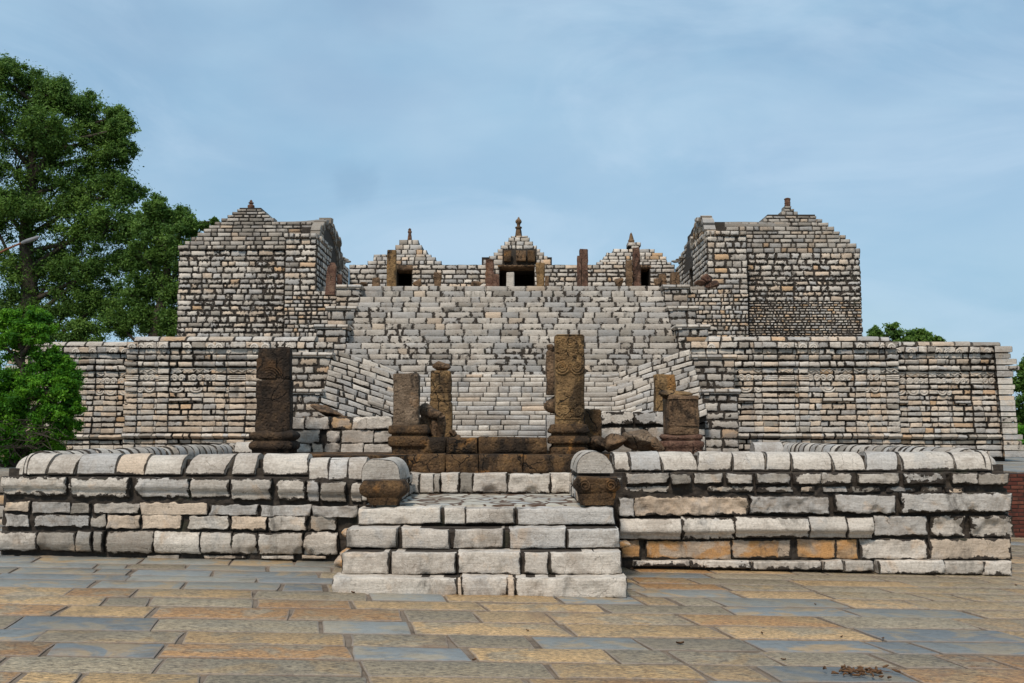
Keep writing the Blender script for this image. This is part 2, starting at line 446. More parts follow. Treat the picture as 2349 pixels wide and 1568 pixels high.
M = {}
M['marble_near'] = marble('weathered_marble', 1., 1.10, .75, 1.9, .010, .45)
M['marble_orange'] = marble('stained_marble', 1., 1.0, .2, 1.0, .010, 1., ocol=(.60, .34, .14), olo=.42)
M['marble_wall'] = marble('carved_marble_wall', 1.25, 1.18, .35, 1.5, .016, .45)
M['marble_tower'] = marble('tower_masonry', 1.6, 1.18, .5, 1.7, .016, .2)
M['marble_stair'] = marble('stair_marble', 1.25, .93, .35, 1.6, .014, .06)
M['marble_roof'] = marble('roof_masonry', 1.4, .84, .8, 1.3, .014, .12)
M['marble_clean'] = marble('pale_marble', 1., 1.05, .12, 1.0, .01, .06)
M['sand_dark'] = sandstone('blackened_sandstone', (.024, .017, .012), (.05, .033, .022), (.11, .068, .038), .9, .12)
M['sand_brown'] = sandstone('brown_sandstone', (.075, .048, .03), (.175, .108, .062), (.29, .185, .105), .45, .28)
M['sand_ochre'] = sandstone('ochre_sandstone', (.105, .063, .03), (.23, .14, .064), (.36, .225, .10), .45, .42)
M['sand_beam'] = sandstone('stained_sandstone', (.05, .031, .018), (.11, .064, .032), (.20, .115, .05), .85, .75)
M['sand_red'] = sandstone('red_sandstone', (.07, .035, .026), (.15, .08, .055), (.24, .15, .10), .35, .15)
M['sand_grey'] = sandstone('grey_sandstone', (.085, .06, .04), (.18, .125, .082), (.30, .215, .145), .35, .15)

def paving_mat():
    n = NT('slate_paving'); P = n.n('ShaderNodeNewGeometry').outputs['Position']
    st = n.attr('st'); lo = n.attr('loc'); di = n.attr('dim')
    e = n.math('MINIMUM', n.math('MINIMUM', lo[0], n.math('SUBTRACT', di[0], lo[0])), n.math('MINIMUM', lo[1], n.math('SUBTRACT', di[1], lo[1])))
    base = n.ramp(st[0], [(0, (.13, .142, .148)), (.15, (.175, .183, .176)), (.30, (.215, .205, .17)), (.32, (.24, .195, .135)), (.5, (.285, .225, .145)),
                          (.52, (.36, .24, .125)), (.74, (.42, .27, .125)), (.76, (.28, .15, .06)), (1., (.36, .20, .085))])
    big = n.noise(P, 2.4, 4, .6, .7)
    alt = n.ramp(n.math('FRACT', n.math('ADD', st[1], .3)), [(.0, (.25, .21, .15)), (.5, (.27, .215, .14)), (1, (.33, .215, .10))])
    base = n.mix(n.math('MULTIPLY', n.mr(big, .47, .6), .75), base, alt)
    str_ = n.noise(n.scale(P, (9, 34, 1)), 1.1, 5, .72, .3)
    base = n.mix(1., base, n.ramp(str_, [(.3, (.62, .6, .57)), (.52, (1, 1, 1)), (.72, (1.16, 1.14, 1.1))]), 'MULTIPLY')
    fn = n.noise(n.scale(P, (1, 2.2, 1)), 26, 5, .78)
    rough_amt = n.mr(st[0], .28, .36)
    f2 = n.mix(rough_amt, (1, 1, 1), n.ramp(fn, [(.40, (.32, .28, .24)), (.5, (.92, .92, .9)), (.63, (1.38, 1.34, 1.26))]))
    base = n.mix(1., base, f2, 'MULTIPLY')
    f3 = n.noise(P, 80, 4, .8); base = n.mix(1., base, n.ramp(f3, [(.3, (.82, .82, .82)), (.7, (1.12, 1.12, 1.12))]), 'MULTIPLY')
    v = n.math('ADD', n.math('MULTIPLY', st[1], .5), 1.0)
    vc = n.n('ShaderNodeCombineXYZ'); [n.set(vc.inputs[i], v) for i in range(3)]
    base = n.mix(1., base, vc.outputs[0], 'MULTIPLY')
    # pale mortar smeared over the slab edges, reddish dirt in patches
    em = n.math('ADD', e, n.math('MULTIPLY', n.math('SUBTRACT', n.noise(P, 22, 4, .7), .5), .05))
    base = n.mix(n.math('MULTIPLY', n.mr(em, .020, .004), .7), base, (.27, .21, .165))
    rd = n.mr(n.noise(P, .9, 4, .6, .4), .60, .70)
    base = n.mix(n.math('MULTIPLY', rd, .4), base, (.17, .085, .045))
    dk = n.mr(n.noise(P, 1.7, 6, .72, .5), .54, .66)
    base = n.mix(n.math('MULTIPLY', dk, .34), base, (.10, .075, .05))
    h = n.math('ADD', n.math('MULTIPLY', str_, .5), n.math('MULTIPLY', fn, .5))
    return n.finish(base, n.mr(n.noise(P, 3, 3), .3, .7, .42, .68), n.bump(h, .8, .02), .45)
M['paving'] = paving_mat()

def ground_mat():
    n = NT('packed_dirt'); P = n.n('ShaderNodeNewGeometry').outputs['Position']
    c = n.ramp(n.noise(P, 3.5, 6, .7), [(.3, (.085, .065, .05)), (.5, (.20, .155, .115)), (.7, (.24, .19, .145))])
    far = n.ramp(n.noise(P, .15, 5, .6), [(.35, (.05, .08, .02)), (.6, (.10, .11, .04))])
    d = n.n('ShaderNodeVectorMath', operation='LENGTH'); n.set(d.inputs[0], P)
    c = n.mix(n.mr(d.outputs['Value'], 34, 48), c, far)
    return n.finish(c, .95, n.bump(n.noise(P, 30, 5, .7), .6, .02), .1)
M['ground'] = ground_mat()

def crazy_mat():
    n = NT('crazy_paving'); P = n.n('ShaderNodeNewGeometry').outputs['Position']
    w = n.n('ShaderNodeVectorMath', operation='ADD'); n.set(w.inputs[0], P)
    w2 = n.n('ShaderNodeTexNoise', {'Scale': 4., 'Detail': 2.}); n.set(w2.inputs['Vector'], P); n.set(w.inputs[1], n.scale(w2.outputs['Color'], (.12, .12, .0)))
    vec = n.scale(w.outputs[0], (1., .8, 0.))
    e = n.vor(vec, 4.6)
    vc = n.n('ShaderNodeTexVoronoi', {'Scale': 4.6}); n.set(vc.inputs['Vector'], vec)
    sp = n.n('ShaderNodeSeparateXYZ'); n.set(sp.inputs[0], vc.outputs['Color'])
    c = n.ramp(sp.outputs[0], [(0, (.42, .38, .31)), (.5, (.50, .46, .38)), (.8, (.38, .37, .34)), (1, (.22, .17, .12))])
    c = n.mix(n.mr(e, .09, .045), c, (.10, .058, .036))
    c = n.mix(n.math('MULTIPLY', n.mr(n.noise(P, 8, 5, .7), .5, .7), .6), c, (.14, .09, .06))
    return n.finish(c, .75, n.bump(n.mr(e, .03, .09), .6, .01), .3)
M['crazy'] = crazy_mat()

def brick_mat():
    n = NT('red_brick'); P = n.n('ShaderNodeNewGeometry').outputs['Position']
    st = n.attr('st'); lo = n.attr('loc'); di = n.attr('dim')
    c = n.ramp(st[0], [(0, (.13, .038, .026)), (.5, (.09, .028, .02)), (1, (.17, .06, .038))])
    c = n.mix(n.math('MULTIPLY', n.mr(n.noise(P, 5, 5, .7), .45, .65), .7), c, (.035, .02, .016))
    e = n.math('MINIMUM', n.math('MINIMUM', lo[0], n.math('SUBTRACT', di[0], lo[0])), n.math('MINIMUM', lo[1], n.math('SUBTRACT', di[1], lo[1])))
    c = n.mix(n.mr(e, .006, .0), c, (.04, .025, .02))
    return n.finish(c, .9, n.bump(n.noise(P, 40, 5, .7), .6, .01), .2)
M['brick'] = brick_mat()

def leaf_mat(name, dark, mid, light, trans=.35):
    n = NT(name); st = n.attr('st')
    c = n.ramp(st[0], [(0, dark), (.5, mid), (1, light)])
    b = n.n('ShaderNodeBsdfPrincipled', {'Base Color': c, 'Roughness': .6}); b.inputs['Specular IOR Level'].default_value = .25
    t = n.n('ShaderNodeBsdfTranslucent', {'Color': n.mix(.5, c, light)})
    m = n.n('ShaderNodeMixShader', {0: trans}); n.t.links.new(b.outputs[0], m.inputs[1]); n.t.links.new(t.outputs[0], m.inputs[2])
    n.t.links.new(m.outputs[0], n.out.inputs[0]); return n.m
M['leaf_tree'] = leaf_mat('neem_leaves', (.052, .11, .02), (.092, .18, .03), (.155, .26, .045))
M['leaf_bush'] = leaf_mat('bush_leaves', (.032, .12, .008), (.07, .22, .012), (.16, .36, .02))
def simple(name, c1, c2, sc=8, rough=.9, bump=.5, metal=0):
    n = NT(name); P = n.n('ShaderNodeNewGeometry').outputs['Position']
    f = n.noise(P, sc, 5, .7); m = n.finish(n.ramp(f, [(.35, c1), (.65, c2)]), rough, n.bump(f, bump, .02), .3)
    return m
M['bark'] = simple('bark', (.030, .023, .016), (.085, .068, .05), 14, .95, .9)
M['lamp'] = simple('grey_painted_metal', (.16, .16, .17), (.24, .24, .25), 20, .5, .1)
M['rust'] = simple('rusty_metal', (.13, .05, .025), (.24, .10, .045), 24, .8, .4)
M['leaf_dry'] = simple('dry_leaf', (.07, .032, .014), (.17, .085, .035), 40, .8, .3)
M['white'] = simple('whitewash', (.55, .55, .53), (.68, .68, .66), 6, .8, .1)
M['room'] = simple('shaded_room_stone', (.018, .014, .011), (.05, .036, .026), 5, .95, .6)  # near-black stone: the shade inside the doorways is put into the colour

# ------------------------------------------------------------------ ground and paving
mb = MB()
xs = np.array([-900, -60, -30, -16, -9, 0, 9, 16, 30, 60, 900.]); ys = np.array([-300, -20, 0, 5, 16.4, 30, 60, 200, 1500.])
Xg, Yg = np.meshgrid(xs, ys, indexing='ij'); Zg = -0.02 * np.clip(Xg, -9, 9) - .012
mb.add(np.stack([Xg, Yg, Zg], -1), [gridfaces(len(xs), len(ys))[0]], smooth=False)
tag(mb.build('ground', M['ground']), kind='structure')

blues = [(250, 1487), (330, 1487), (790, 1440), (715, 1440), (880, 1532), (800, 1532), (950, 1492), (1030, 1492), (1460, 1472), (1390, 1472), (1000, 1462), (1900, 1445), (2000, 1450),
         (2100, 1460), (2200, 1463), (2320, 1470), (1900, 1475), (2050, 1480), (2180, 1485), (2300, 1490), (1750, 1495), (1700, 1500), (1950, 1552), (1830, 1552), (300, 1425), (200, 1425), (100, 1440),
         (500, 1422), (560, 1420), (1860, 1410), (2300, 1350), (2330, 1350), (2200, 1545), (2100, 1540)]
ochres = [(700, 1505), (620, 1505), (1150, 1525), (1080, 1525), (1650, 1462), (1600, 1465), (1230, 1450), (1180, 1422), (1330, 1420), (1400, 1545), (1500, 1540), (350, 1400), (600, 1402), (650, 1402),
          (100, 1370), (350, 1362), (60, 1405), (200, 1455), (1750, 1425), (1560, 1330), (1600, 1340), (1450, 1450), (100, 1480), (1850, 1425)]
mb = MB()
JX = -0.20; RS = 0.030
U = unit((1, RS, 0)); Vv = unit((JX, 1, 0))
y = 4.2; row = 0
def proj(X, Y, Z):
    dz = Z - EYE; f = Y * cos(TH) + dz * sin(TH); u = -Y * sin(TH) + dz * cos(TH)
    return 1174.5 + X / f * F, 784 - u / f * F
while y < 16.2:
    h = rng.uniform(.38, .54); x = -13 + rng.uniform(0, 1)
    while x < 13.5:
        l = rng.uniform(.6, 1.35) if rng.random() < .85 else rng.uniform(.3, .5)
        c = np.array([x, y + RS * x, 0.])
        cx, cy = c[0] + l / 2 + JX * h / 2, c[1] + h / 2
        inside = (-6.3 < cx < 6.2 and cy > 12.25) 
        if not inside:
            z = gz(cx); N = unit((.02 if abs(cx) < 9 else 0, 0, 1)); Ul = unit((1, RS, -.02 if abs(cx) < 9 else 0))
            c[2] = gz(x)
            px, py = proj(cx, cy, z)
            r = rng.random()
            if cx < -2.2 and cy > 9.6: hv = rng.uniform(.12, .31) if r < .82 else rng.uniform(.33, .5)
            elif cx > 2 and cy > 8.4: hv = rng.uniform(.34, .56) if r < .93 else rng.uniform(.05, .25)
            else:
                hv = rng.uniform(0, .26) if r < .11 else rng.uniform(.33, .51) if r < .58 else rng.uniform(.53, .74) if r < .86 else rng.uniform(.77, 1)
            if py > 1325 or px > 2250:
                if min(((px - a) / 2.2) ** 2 + (2 * (py - b)) ** 2 for a, b in blues) < 26 ** 2: hv = rng.uniform(.0, .2)
                elif min(((px - a) / 2.2) ** 2 + (2 * (py - b)) ** 2 for a, b in ochres) < 26 ** 2: hv = rng.choice([rng.uniform(.55, .73), rng.uniform(.78, 1)])
            stone(mb, c + [0, 0, -.004 + rng.uniform(0, .006)], Ul, Vv, N, l - rng.uniform(.006, .018), h - rng.uniform(.006, .014), .006, hv, None, .0,
                  nu=7, nv=5, rough=.0035, bev=.012, bevd=.006, jit=.022, back=.02, ragged=.022, rsc=6.)
        x += l
    y += h; row += 1
tag(mb.build('paving', M['paving']), kind='structure')

# raised terrace that the temple stands on
TZ = .9
mb = MB()
def sheet(mb, x0, x1, y0, y1, z, **k): mb.add([(x0, y0, z), (x1, y0, z), (x1, y1, z), (x0, y1, z)], [[(0, 1, 2, 3)]], smooth=False, **k)
yy = 16.9
while yy < 34:
    h = .5; 
    for sgn in (-1, 1):
        x = 8.5 if yy > 0 else 0
        while x < 17:
            l = rng.uniform(.7, 1.4)
            if not (abs(x) < 10.6 and yy > 22.0):
                xx = x if sgn > 0 else -x - l
                stone(mb, (xx, yy, TZ), UX, UY, UZ, l - .02, h - .015, .004, rng.uniform(0, .3), None, 0, nu=4, nv=3, rough=.003, bev=.01, bevd=.004, jit=.01, back=.02)
            x += l
    yy += h
tag(mb.build('terrace_paving', M['paving']), kind='structure')
mb = MB()
box(mb, 5.9, 60, 16.92, 60, -.4, TZ - .004); box(mb, -60, -5.9, 16.92, 60, -.4, TZ - .004); box(mb, -5.9, 5.9, 20.9, 60, -.4, TZ - .004)
tag(mb.build('terrace_ground', M['ground']), kind='structure')
# brick retaining wall at the right, stone one at the left
t = thing('brick_retaining_wall', 'low red brick retaining wall below the paving, behind the right end of the parapet', 'wall', (9, 16.9, -.2))
mb = MB(); box(mb, 6.0, 20, 16.62, 16.91, -.4, TZ - .02)
for i in range(17):
    z0 = -.2 + i * .064; x = 6.0 + (i % 2) * .1
    while x < 19.8:
        stone(mb, (x, 16.62, z0), UX, UZ, -UY, .205, .054, .012 + rng.uniform(-.006, .006), rng.random(), None, 0, nu=3, nv=3, rough=.003, bev=.006, jit=.003)
        x += .215
mb.build('brickwork', M['brick'], t, (9, 16.9, -.2))
t = thing('stone_retaining_wall', 'low grey stepped stone retaining wall behind the left end of the parapet', 'wall', (-9, 16.9, 0))
mb = MB()
for i in range(5):
    z0 = i * TZ / 5 + .02; yf = 15.7 + i * .25
    box(mb, -20, -6.3, yf + .03, 16.9, z0 - .2 if i == 0 else z0, z0 + TZ / 5 - .01)
    course(mb, (-20, yf + .03, 0), UX, -UY, 0, 13.6, z0, z0 + TZ / 5, L=.8, pal='roof', fray=.004, back=.28, light=True, d=.02)
mb.build('steps', M['marble_stair'], t, (-9, 16.9, 0))

# ------------------------------------------------------------------ front parapet walls (explicit stones)
def L1(v): return [(.3756 * a, .3756 * b) for a, b in v]
def L2(v): return [(734 + .3756 * a, 734 + .3756 * b) for a, b in v]
def L3(v): return [(1492.6 + .3756 * a, 1492.6 + .3756 * b) for a, b in v]
def yc(c): return 978.7 + .3756 * c

def near_row(mb, xs, yt, yb, D, pal='marble', d=.05, nu=13, nv=8, rough=.010, fray=.007, bev=.013, hues=None, **kw):
    for i, (a, b) in enumerate(xs):
        f = (i + .5) / len(xs)
        y0 = yb if np.isscalar(yb) else yb[0] + (yb[1] - yb[0]) * f
        y1 = yt if np.isscalar(yt) else yt[0] + (yt[1] - yt[0]) * f
        xa, xb = PX(a, D, y0), PX(b, D, y0); z0, z1 = PZ(y0, D), PZ(y1, D)
        hv = hues[i] if hues and i < len(hues) and hues[i] is not None else hue(pal)
        rr = rough * rng.choice([.35, .7, 1.2, 1.8]); k2 = dict(kw)
        k2.setdefault('ragged', .02); k2['ragged'] = k2['ragged'] * 1.25
        w_ = xb - xa; gr = .006 + k2['ragged'] * .35
        xa -= gr; w_ += 2 * gr; xb += gr; z0 -= gr * .7; z1 += gr * .7; k2.setdefault('chips', int(rng.integers(0, 4)))
        stone(mb, (xa, D, z0), UX, UZ, -UY, w_, z1 - z0, d + .018 + rng.uniform(-.018, .018), hv, None, fray * rng.uniform(.4, 2.6),
              nu=max(7, int(w_ / .022)), nv=nv + 3, rough=rr, bev=bev, jit=.010, rsc=9., **k2)

pl_ = lambda a, b: (lambda T: np.interp(T, a, b))
mould_low = pl_([0, .14, .16, .28, .30, .6, .85, 1], [.0, .0, .02, .02, .04, .035, .025, .0])
mould_up = pl_([0, .38, .44, .52, 1], [-.025, -.02, .015, .03, .015])
mould_plinth = pl_([0, .2, .22, .3, .32, .55, 1], [.0, .0, .03, .03, .075, .07, .01])

DF = 12.0
FX0, FX1 = PX(6, DF, 1150), PX(2314, DF, 1150)
# left
tl = thing('parapet_wall', 'left front parapet wall of blackened white marble blocks under a rounded coping, ending at the steps', 'wall', (-4, DF, 0), 'front parapet walls')
mb = MB()
GX0 = PX(826, 11.6, 1100)
box(mb, FX0 + .03, GX0, DF + .06, DF + .5, -.3, PZ(1094, DF)); bed(mb, (FX0 + .03, DF + .03, 0), UX, -UY, GX0 - FX0, -.1, PZ(1092, DF), .024, .026, .018)
near_row(mb, L1([(25, 415), (440, 795), (830, 1160), (1175, 1400), (1420, 1660), (1700, 1865), (1880, 1950), (1965, 2115), (2145, 2215)]), (yc(302), yc(345)), (yc(418), yc(470)), DF, d=.05, prof=mould_up, ragged=.03, fray=.010, hues=[.1, .3, .45, .2, .3, .1])
near_row(mb, L1([(30, 190), (205, 440), (445, 565), (570, 855), (860, 1270), (1290, 1580), (1595, 1900), (1910, 2185)]), (yc(457), yc(480)), (yc(520), yc(560)), DF, d=.03, hues=[.7, .5, .97, .3, .72, .55, .5, .5], ragged=.04)
near_row(mb, L1([(35, 185), (215, 560), (560, 650), (660, 860), (870, 1115), (1150, 1410), (1415, 1635), (1645, 1880), (1890, 2060)]), (yc(532), yc(545)), (yc(610), yc(640)), DF, d=.03, hues=[.45, .6, .97, .75, .73, .2, .78, .3, .97], ragged=.045)
near_row(mb, L1([(12, 245), (250, 475), (482, 570), (590, 640), (660, 945), (952, 1228), (1235, 1422), (1426, 1575), (1582, 1850), (1862, 2068)]), (yc(637), yc(645)), (yc(752), yc(788)), DF, d=.05, prof=mould_low, ragged=.02, hues=[.4, .98, .97, .97, .96, .2, .1, .1, .2, .1], fray=.006)
near_row(mb, L1([(900, 1100), (1250, 1500), (1600, 1800), (1850, 1990)]), yc(786), yc(808), DF, d=.03, hues=[.96, .7, .3, .7], ragged=.01)
# left end return (side of the wall)
for za, zb in zip(*(lambda r: (r[:-1], r[1:]))(rows_between(.1, 1.05, .19))):
    course(mb, (FX0 + .03, DF + .5, 0), -UY, -UX, 0, .5, za, zb, L=.35, gap=.03, fray=.012, pal='marble', rough=.008)
mb.build('stonework', M['marble_near'], tl, (-4, DF, 0))
mb = MB()
W = .46
def cop_px(mb, xs, D, yb, yt, hues=None, slants=None):
    for i, (a, b) in enumerate(xs):
        x0, x1 = PX(a, D - .2, yb), PX(b, D - .2, yb)
        ff = (a / 2349)
        z0 = PZ(yb if np.isscalar(yb) else yb, D - .2); z1 = PZ(yt, D)
        st = (hues[i] if hues and i < len(hues) and hues[i] is not None else hue('pale'), rng.uniform(.45, 1), .006 * rng.uniform(.3, 2))
        coping_stone(mb, (x0, D + .03, z0), (x1, D + .03, z0), W, (z1 - z0) * rng.uniform(.97, 1.03), st, na=17, nl=10, slant=(slants or {}).get(i, rng.uniform(-.02, .03)), rough=.010)
cl = L1([(150, 290), (300, 462), (468, 703), (708, 883), (888, 1110), (1150, 1392), (1420, 1560), (1600, 1875)])
cop_px(mb, cl, DF + .2, 1089, 1042, slants={0: .06, 1: .06, 4: .03, 5: .11, 7: -.02})
cop_px(mb, L1([(1882, 2000), (2004, 2118), (2122, 2235)]), DF + .2, 1101, 1050)
# rounded corner stone
x0 = PX(4, DF, 1089); z0 = PZ(1089, DF)
boulder_st = (.15, .8, .006)
V = []
nr, na = 12, 14
A = np.linspace(0, pi / 2, nr)
for a in A:
    t_ = np.linspace(0, pi / 2, na)
    hr = .33
    V.append(np.stack([x0 + hr + .22 - np.cos(a) * (hr) * np.cos(t_) ** .8 - .22 + .0 * t_, DF + .46 - .46 * (np.sin(a) if a < pi / 2 else 1) * np.cos(t_) ** .8 + 0 * t_, z0 + .25 * np.sin(t_) ** .8], -1))
mb.add(np.array(V), [gridfaces(nr, na)[0]], boulder_st)
x1 = PX(145 * .3756, DF, 1089)
coping_stone(mb, (x0 + .30, DF + .23, z0), (x1 - .01, DF + .23, z0), W, .25, (.1, .8, .006), na=17, nl=6)
# bearing bed of dark mortar
box(mb, x0 + .06, GX0, DF + .05, DF + .42, z0 - .06, z0 + .07); box(mb, x0 + .2, GX0, DF + .13, DF + .33, z0 - .06, z0 + .175)
mb.build('coping', M['marble_clean'], tl, (-4, DF, 0))

# right
tr = thing('parapet_wall', 'right front parapet wall with orange stained blocks and a projecting moulded course below its rounded coping', 'wall', (4, DF, 0), 'front parapet walls')
mb = MB()
GX1 = PX(1412, 11.6, 1100)
box(mb, GX1 - .15, FX1 - .03, DF + .06, DF + .5, -.3, PZ(1082, DF)); bed(mb, (GX1 - .15, DF + .03, 0), UX, -UY, FX1 - GX1 + .12, -.15, PZ(1080, DF), .024, .026, .018)
near_row(mb, L2([(1870, 2125), (2140, 2262)]) + L3([(262, 440), (460, 620), (635, 845), (865, 1035), (1045, 1220), (1265, 1510), (1540, 1790), (1830, 1985), (1988, 2175)]), yc(286), yc(350), DF, d=.05, ragged=.025, hues=[.3, .97, .3, .3, .97, .1, .2, .3, .45, .3, .96], fray=.012)
near_row(mb, L2([(1860, 2135)]) + L3([(350, 625), (640, 865), (905, 990), (1045, 1200), (1215, 1400), (1440, 1610), (1650, 1770), (1790, 1900)]), yc(366), yc(400), DF + .02, d=.02, ragged=.03, fray=.016, hues=[.1, .97, .97, .7, .5, .97, .6, .97, .78])
near_row(mb, L2([(1820, 1908)]) + [(L2([(1915, 0)])[0][0], L3([(0, 585)])[0][1])] + L3([(605, 1085), (1115, 1490), (1522, 2190)]), (yc(440), yc(405)), (yc(550), yc(515)), DF, d=.07, rough=.022, ragged=.03, hues=[.5, .8, .45, .5, .42])
near_row(mb, [(L2([(1825, 0)])[0][0], L3([(0, 180)])[0][1])] + L3([(186, 505), (510, 952)]), (yc(562), yc(548)), (yc(690), yc(672)), DF, d=.07, prof=mould_plinth, ragged=.006, hues=[.15, .2, .1], rough=.004)
near_row(mb, L3([(958, 1178), (1184, 1345)]), yc(552), yc(675), DF, d=.06, prof=mould_plinth, ragged=.01, hues=[.2, .1], rough=.005)
near_row(mb, L3([(1352, 1690), (1708, 1910), (1945, 2205)]), yc(545), yc(668), DF, d=.04, ragged=.03, hues=[.42, .3, .1], rough=.02, fray=.012)
near_row(mb, L3([(1272, 1680), (1704, 2190)]), yc(684), yc(806), DF, d=.04, ragged=.02, hues=[.3, .7], rough=.012)
near_row(mb, L3([(-110, 235), (240, 605), (610, 1030), (1042, 1158), (1162, 1338), (1370, 1770), (1776, 2008), (2012, 2185)]), (yc(814), yc(818)), (yc(846), yc(905)), DF - .02, d=.10, ragged=.012, hues=[.2, .1, .1, .2, .2, .15, .1, .3], rough=.005, light=True)
for za, zb in zip(*(lambda r: (r[:-1], r[1:]))(rows_between(-.1, 1.1, .2))):
    course(mb, (FX1 - .03, DF, 0), UY, UX, 0, .5, za, zb, L=.35, gap=.03, fray=.012, pal='marble', rough=.008)
mb.build('stonework', M['marble_near'], tr, (4, DF, 0))
mb = MB()
near_row(mb, [(1423, 1466), (1482, L3([(0, 488)])[0][1])] + L3([(496, 858), (888, 1128), (1132, 1260)]), (yc(694), yc(684)), (yc(806), yc(806)), DF, d=.025, ragged=.008, hues=[.84, .8, .8, .9, .9], rough=.005)
o = mb.build('base_course', M['marble_orange'], tr, (4, DF, 0)); o['label'] = 'orange stained blocks low in the wall'
mb = MB()
cr_ = L2([(1795, 1890), (1897, 2082), (2090, 2275 - 0)]) 
cop_px(mb, L2([(1795, 1890), (1897, 2082)]) + L3([(66, 280), (292, 503), (507, 703), (710, 863), (868, 1110), (1116, 1305), (1325, 1518), (1538, 1858), (1864, 2078)]) + [(L2([(2086, 0)])[0][0], L3([(0, 62)])[0][1])], DF + .2, 1080, 1037, slants={2: -.06, 3: .05, 5: .04, 7: -.04, 8: .05})
x1 = PX(2318, DF, 1080); z0 = PZ(1080, DF); V = []
for a in A:
    t_ = np.linspace(0, pi / 2, na); hr = .33
    V.append(np.stack([x1 - hr + np.sin(a) * 0 + np.cos(a) * hr * np.cos(t_) ** .8, DF + .46 - .46 * np.sin(a) * np.cos(t_) ** .8, z0 + .235 * np.sin(t_) ** .8], -1))
mb.add(np.array(V)[::-1], [gridfaces(nr, na)[0]], boulder_st)
coping_stone(mb, (PX(2276, DF, 1080), DF + .23, z0), (x1 - .30, DF + .23, z0), W, .235, (.1, .8, .006), na=17, nl=6)
box(mb, GX1, x1 - .06, DF + .05, DF + .42, z0 - .06, z0 + .07); box(mb, GX1, x1 - .2, DF + .13, DF + .33, z0 - .06, z0 + .175)
mb.build('coping', M['marble_clean'], tr, (4, DF, 0))

# side parapets running back to the temple
for sg, xw, z_, lab in ((-1, PX(4, DF, 1089) + .24, 1.075, 'left side parapet running back from the corner to the temple, rounded white coping'),
                        (1, PX(2318, DF, 1080) - .24, 1.11, 'right side parapet running back from the corner to the temple, rounded white coping')):
    t = thing('side_parapet', lab, 'wall', (xw, 17, 0), 'side parapets')
    mb = MB(); box(mb, xw - .2, xw + .2, DF + .5, 21.6, -.3, z_ + .02)
    for N_, U_, xx, ys_ in ((UX, UY, xw + .2, DF + .5), (-UX, -UY, xw - .2, 21.6)):
        for za, zb in zip(*(lambda r: (r[:-1], r[1:]))(rows_between(-.1, z_ - .02, .2))):
            course(mb, (xx, ys_, 0), U_, N_, 0, 21.1 - DF, za, zb, L=.5, gap=.03, fray=.012, pal='marble', nu=5, d=.03)
    mb.build('stonework', M['marble_near'], t, (xw, 17, 0))
    mb = MB(); coping_run(mb, (xw, DF + .42, z_), (xw, 21.6, z_ - .02), W, .26, L=.30, gap=.055, fray=.014, slant=.2, na=13, nl=5)
    box(mb, xw - .18, xw + .18, DF + .42, 21.6, z_ - .05, z_ + .07); box(mb, xw - .11, xw + .11, DF + .42, 21.6, z_ - .05, z_ + .19)
    mb.build('coping', M['marble_clean'], t, (xw, 17, 0))
    # the short return towards the stair
    t = thing('return_parapet', 'short pale rounded coping beyond the front pillars, at the %s, turning to the stairs' % ('left' if sg < 0 else 'right'), 'wall', (xw - sg * 1.0, 21.4, TZ), 'return parapets')
    mb = MB(); xa, xb = (xw + .2, -4.9) if sg < 0 else (4.9, xw - .2)
    box(mb, xa, xb, 20.3, 20.66, .5, 1.16); 
    for za, zb in ((.7, .92), (.92, 1.14)): course(mb, (xa, 20.3, 0), UX, -UY, 0, xb - xa, za, zb, L=.4, pal='marble', fray=.01)
    coping_run(mb, (xa, 20.5, 1.14), (xb, 20.5, 1.14), .4, .22, L=.42, gap=.03, pal='pale')
    mb.build('stonework', M['marble_clean'], t, (xw - sg * 1.0, 21.4, TZ))

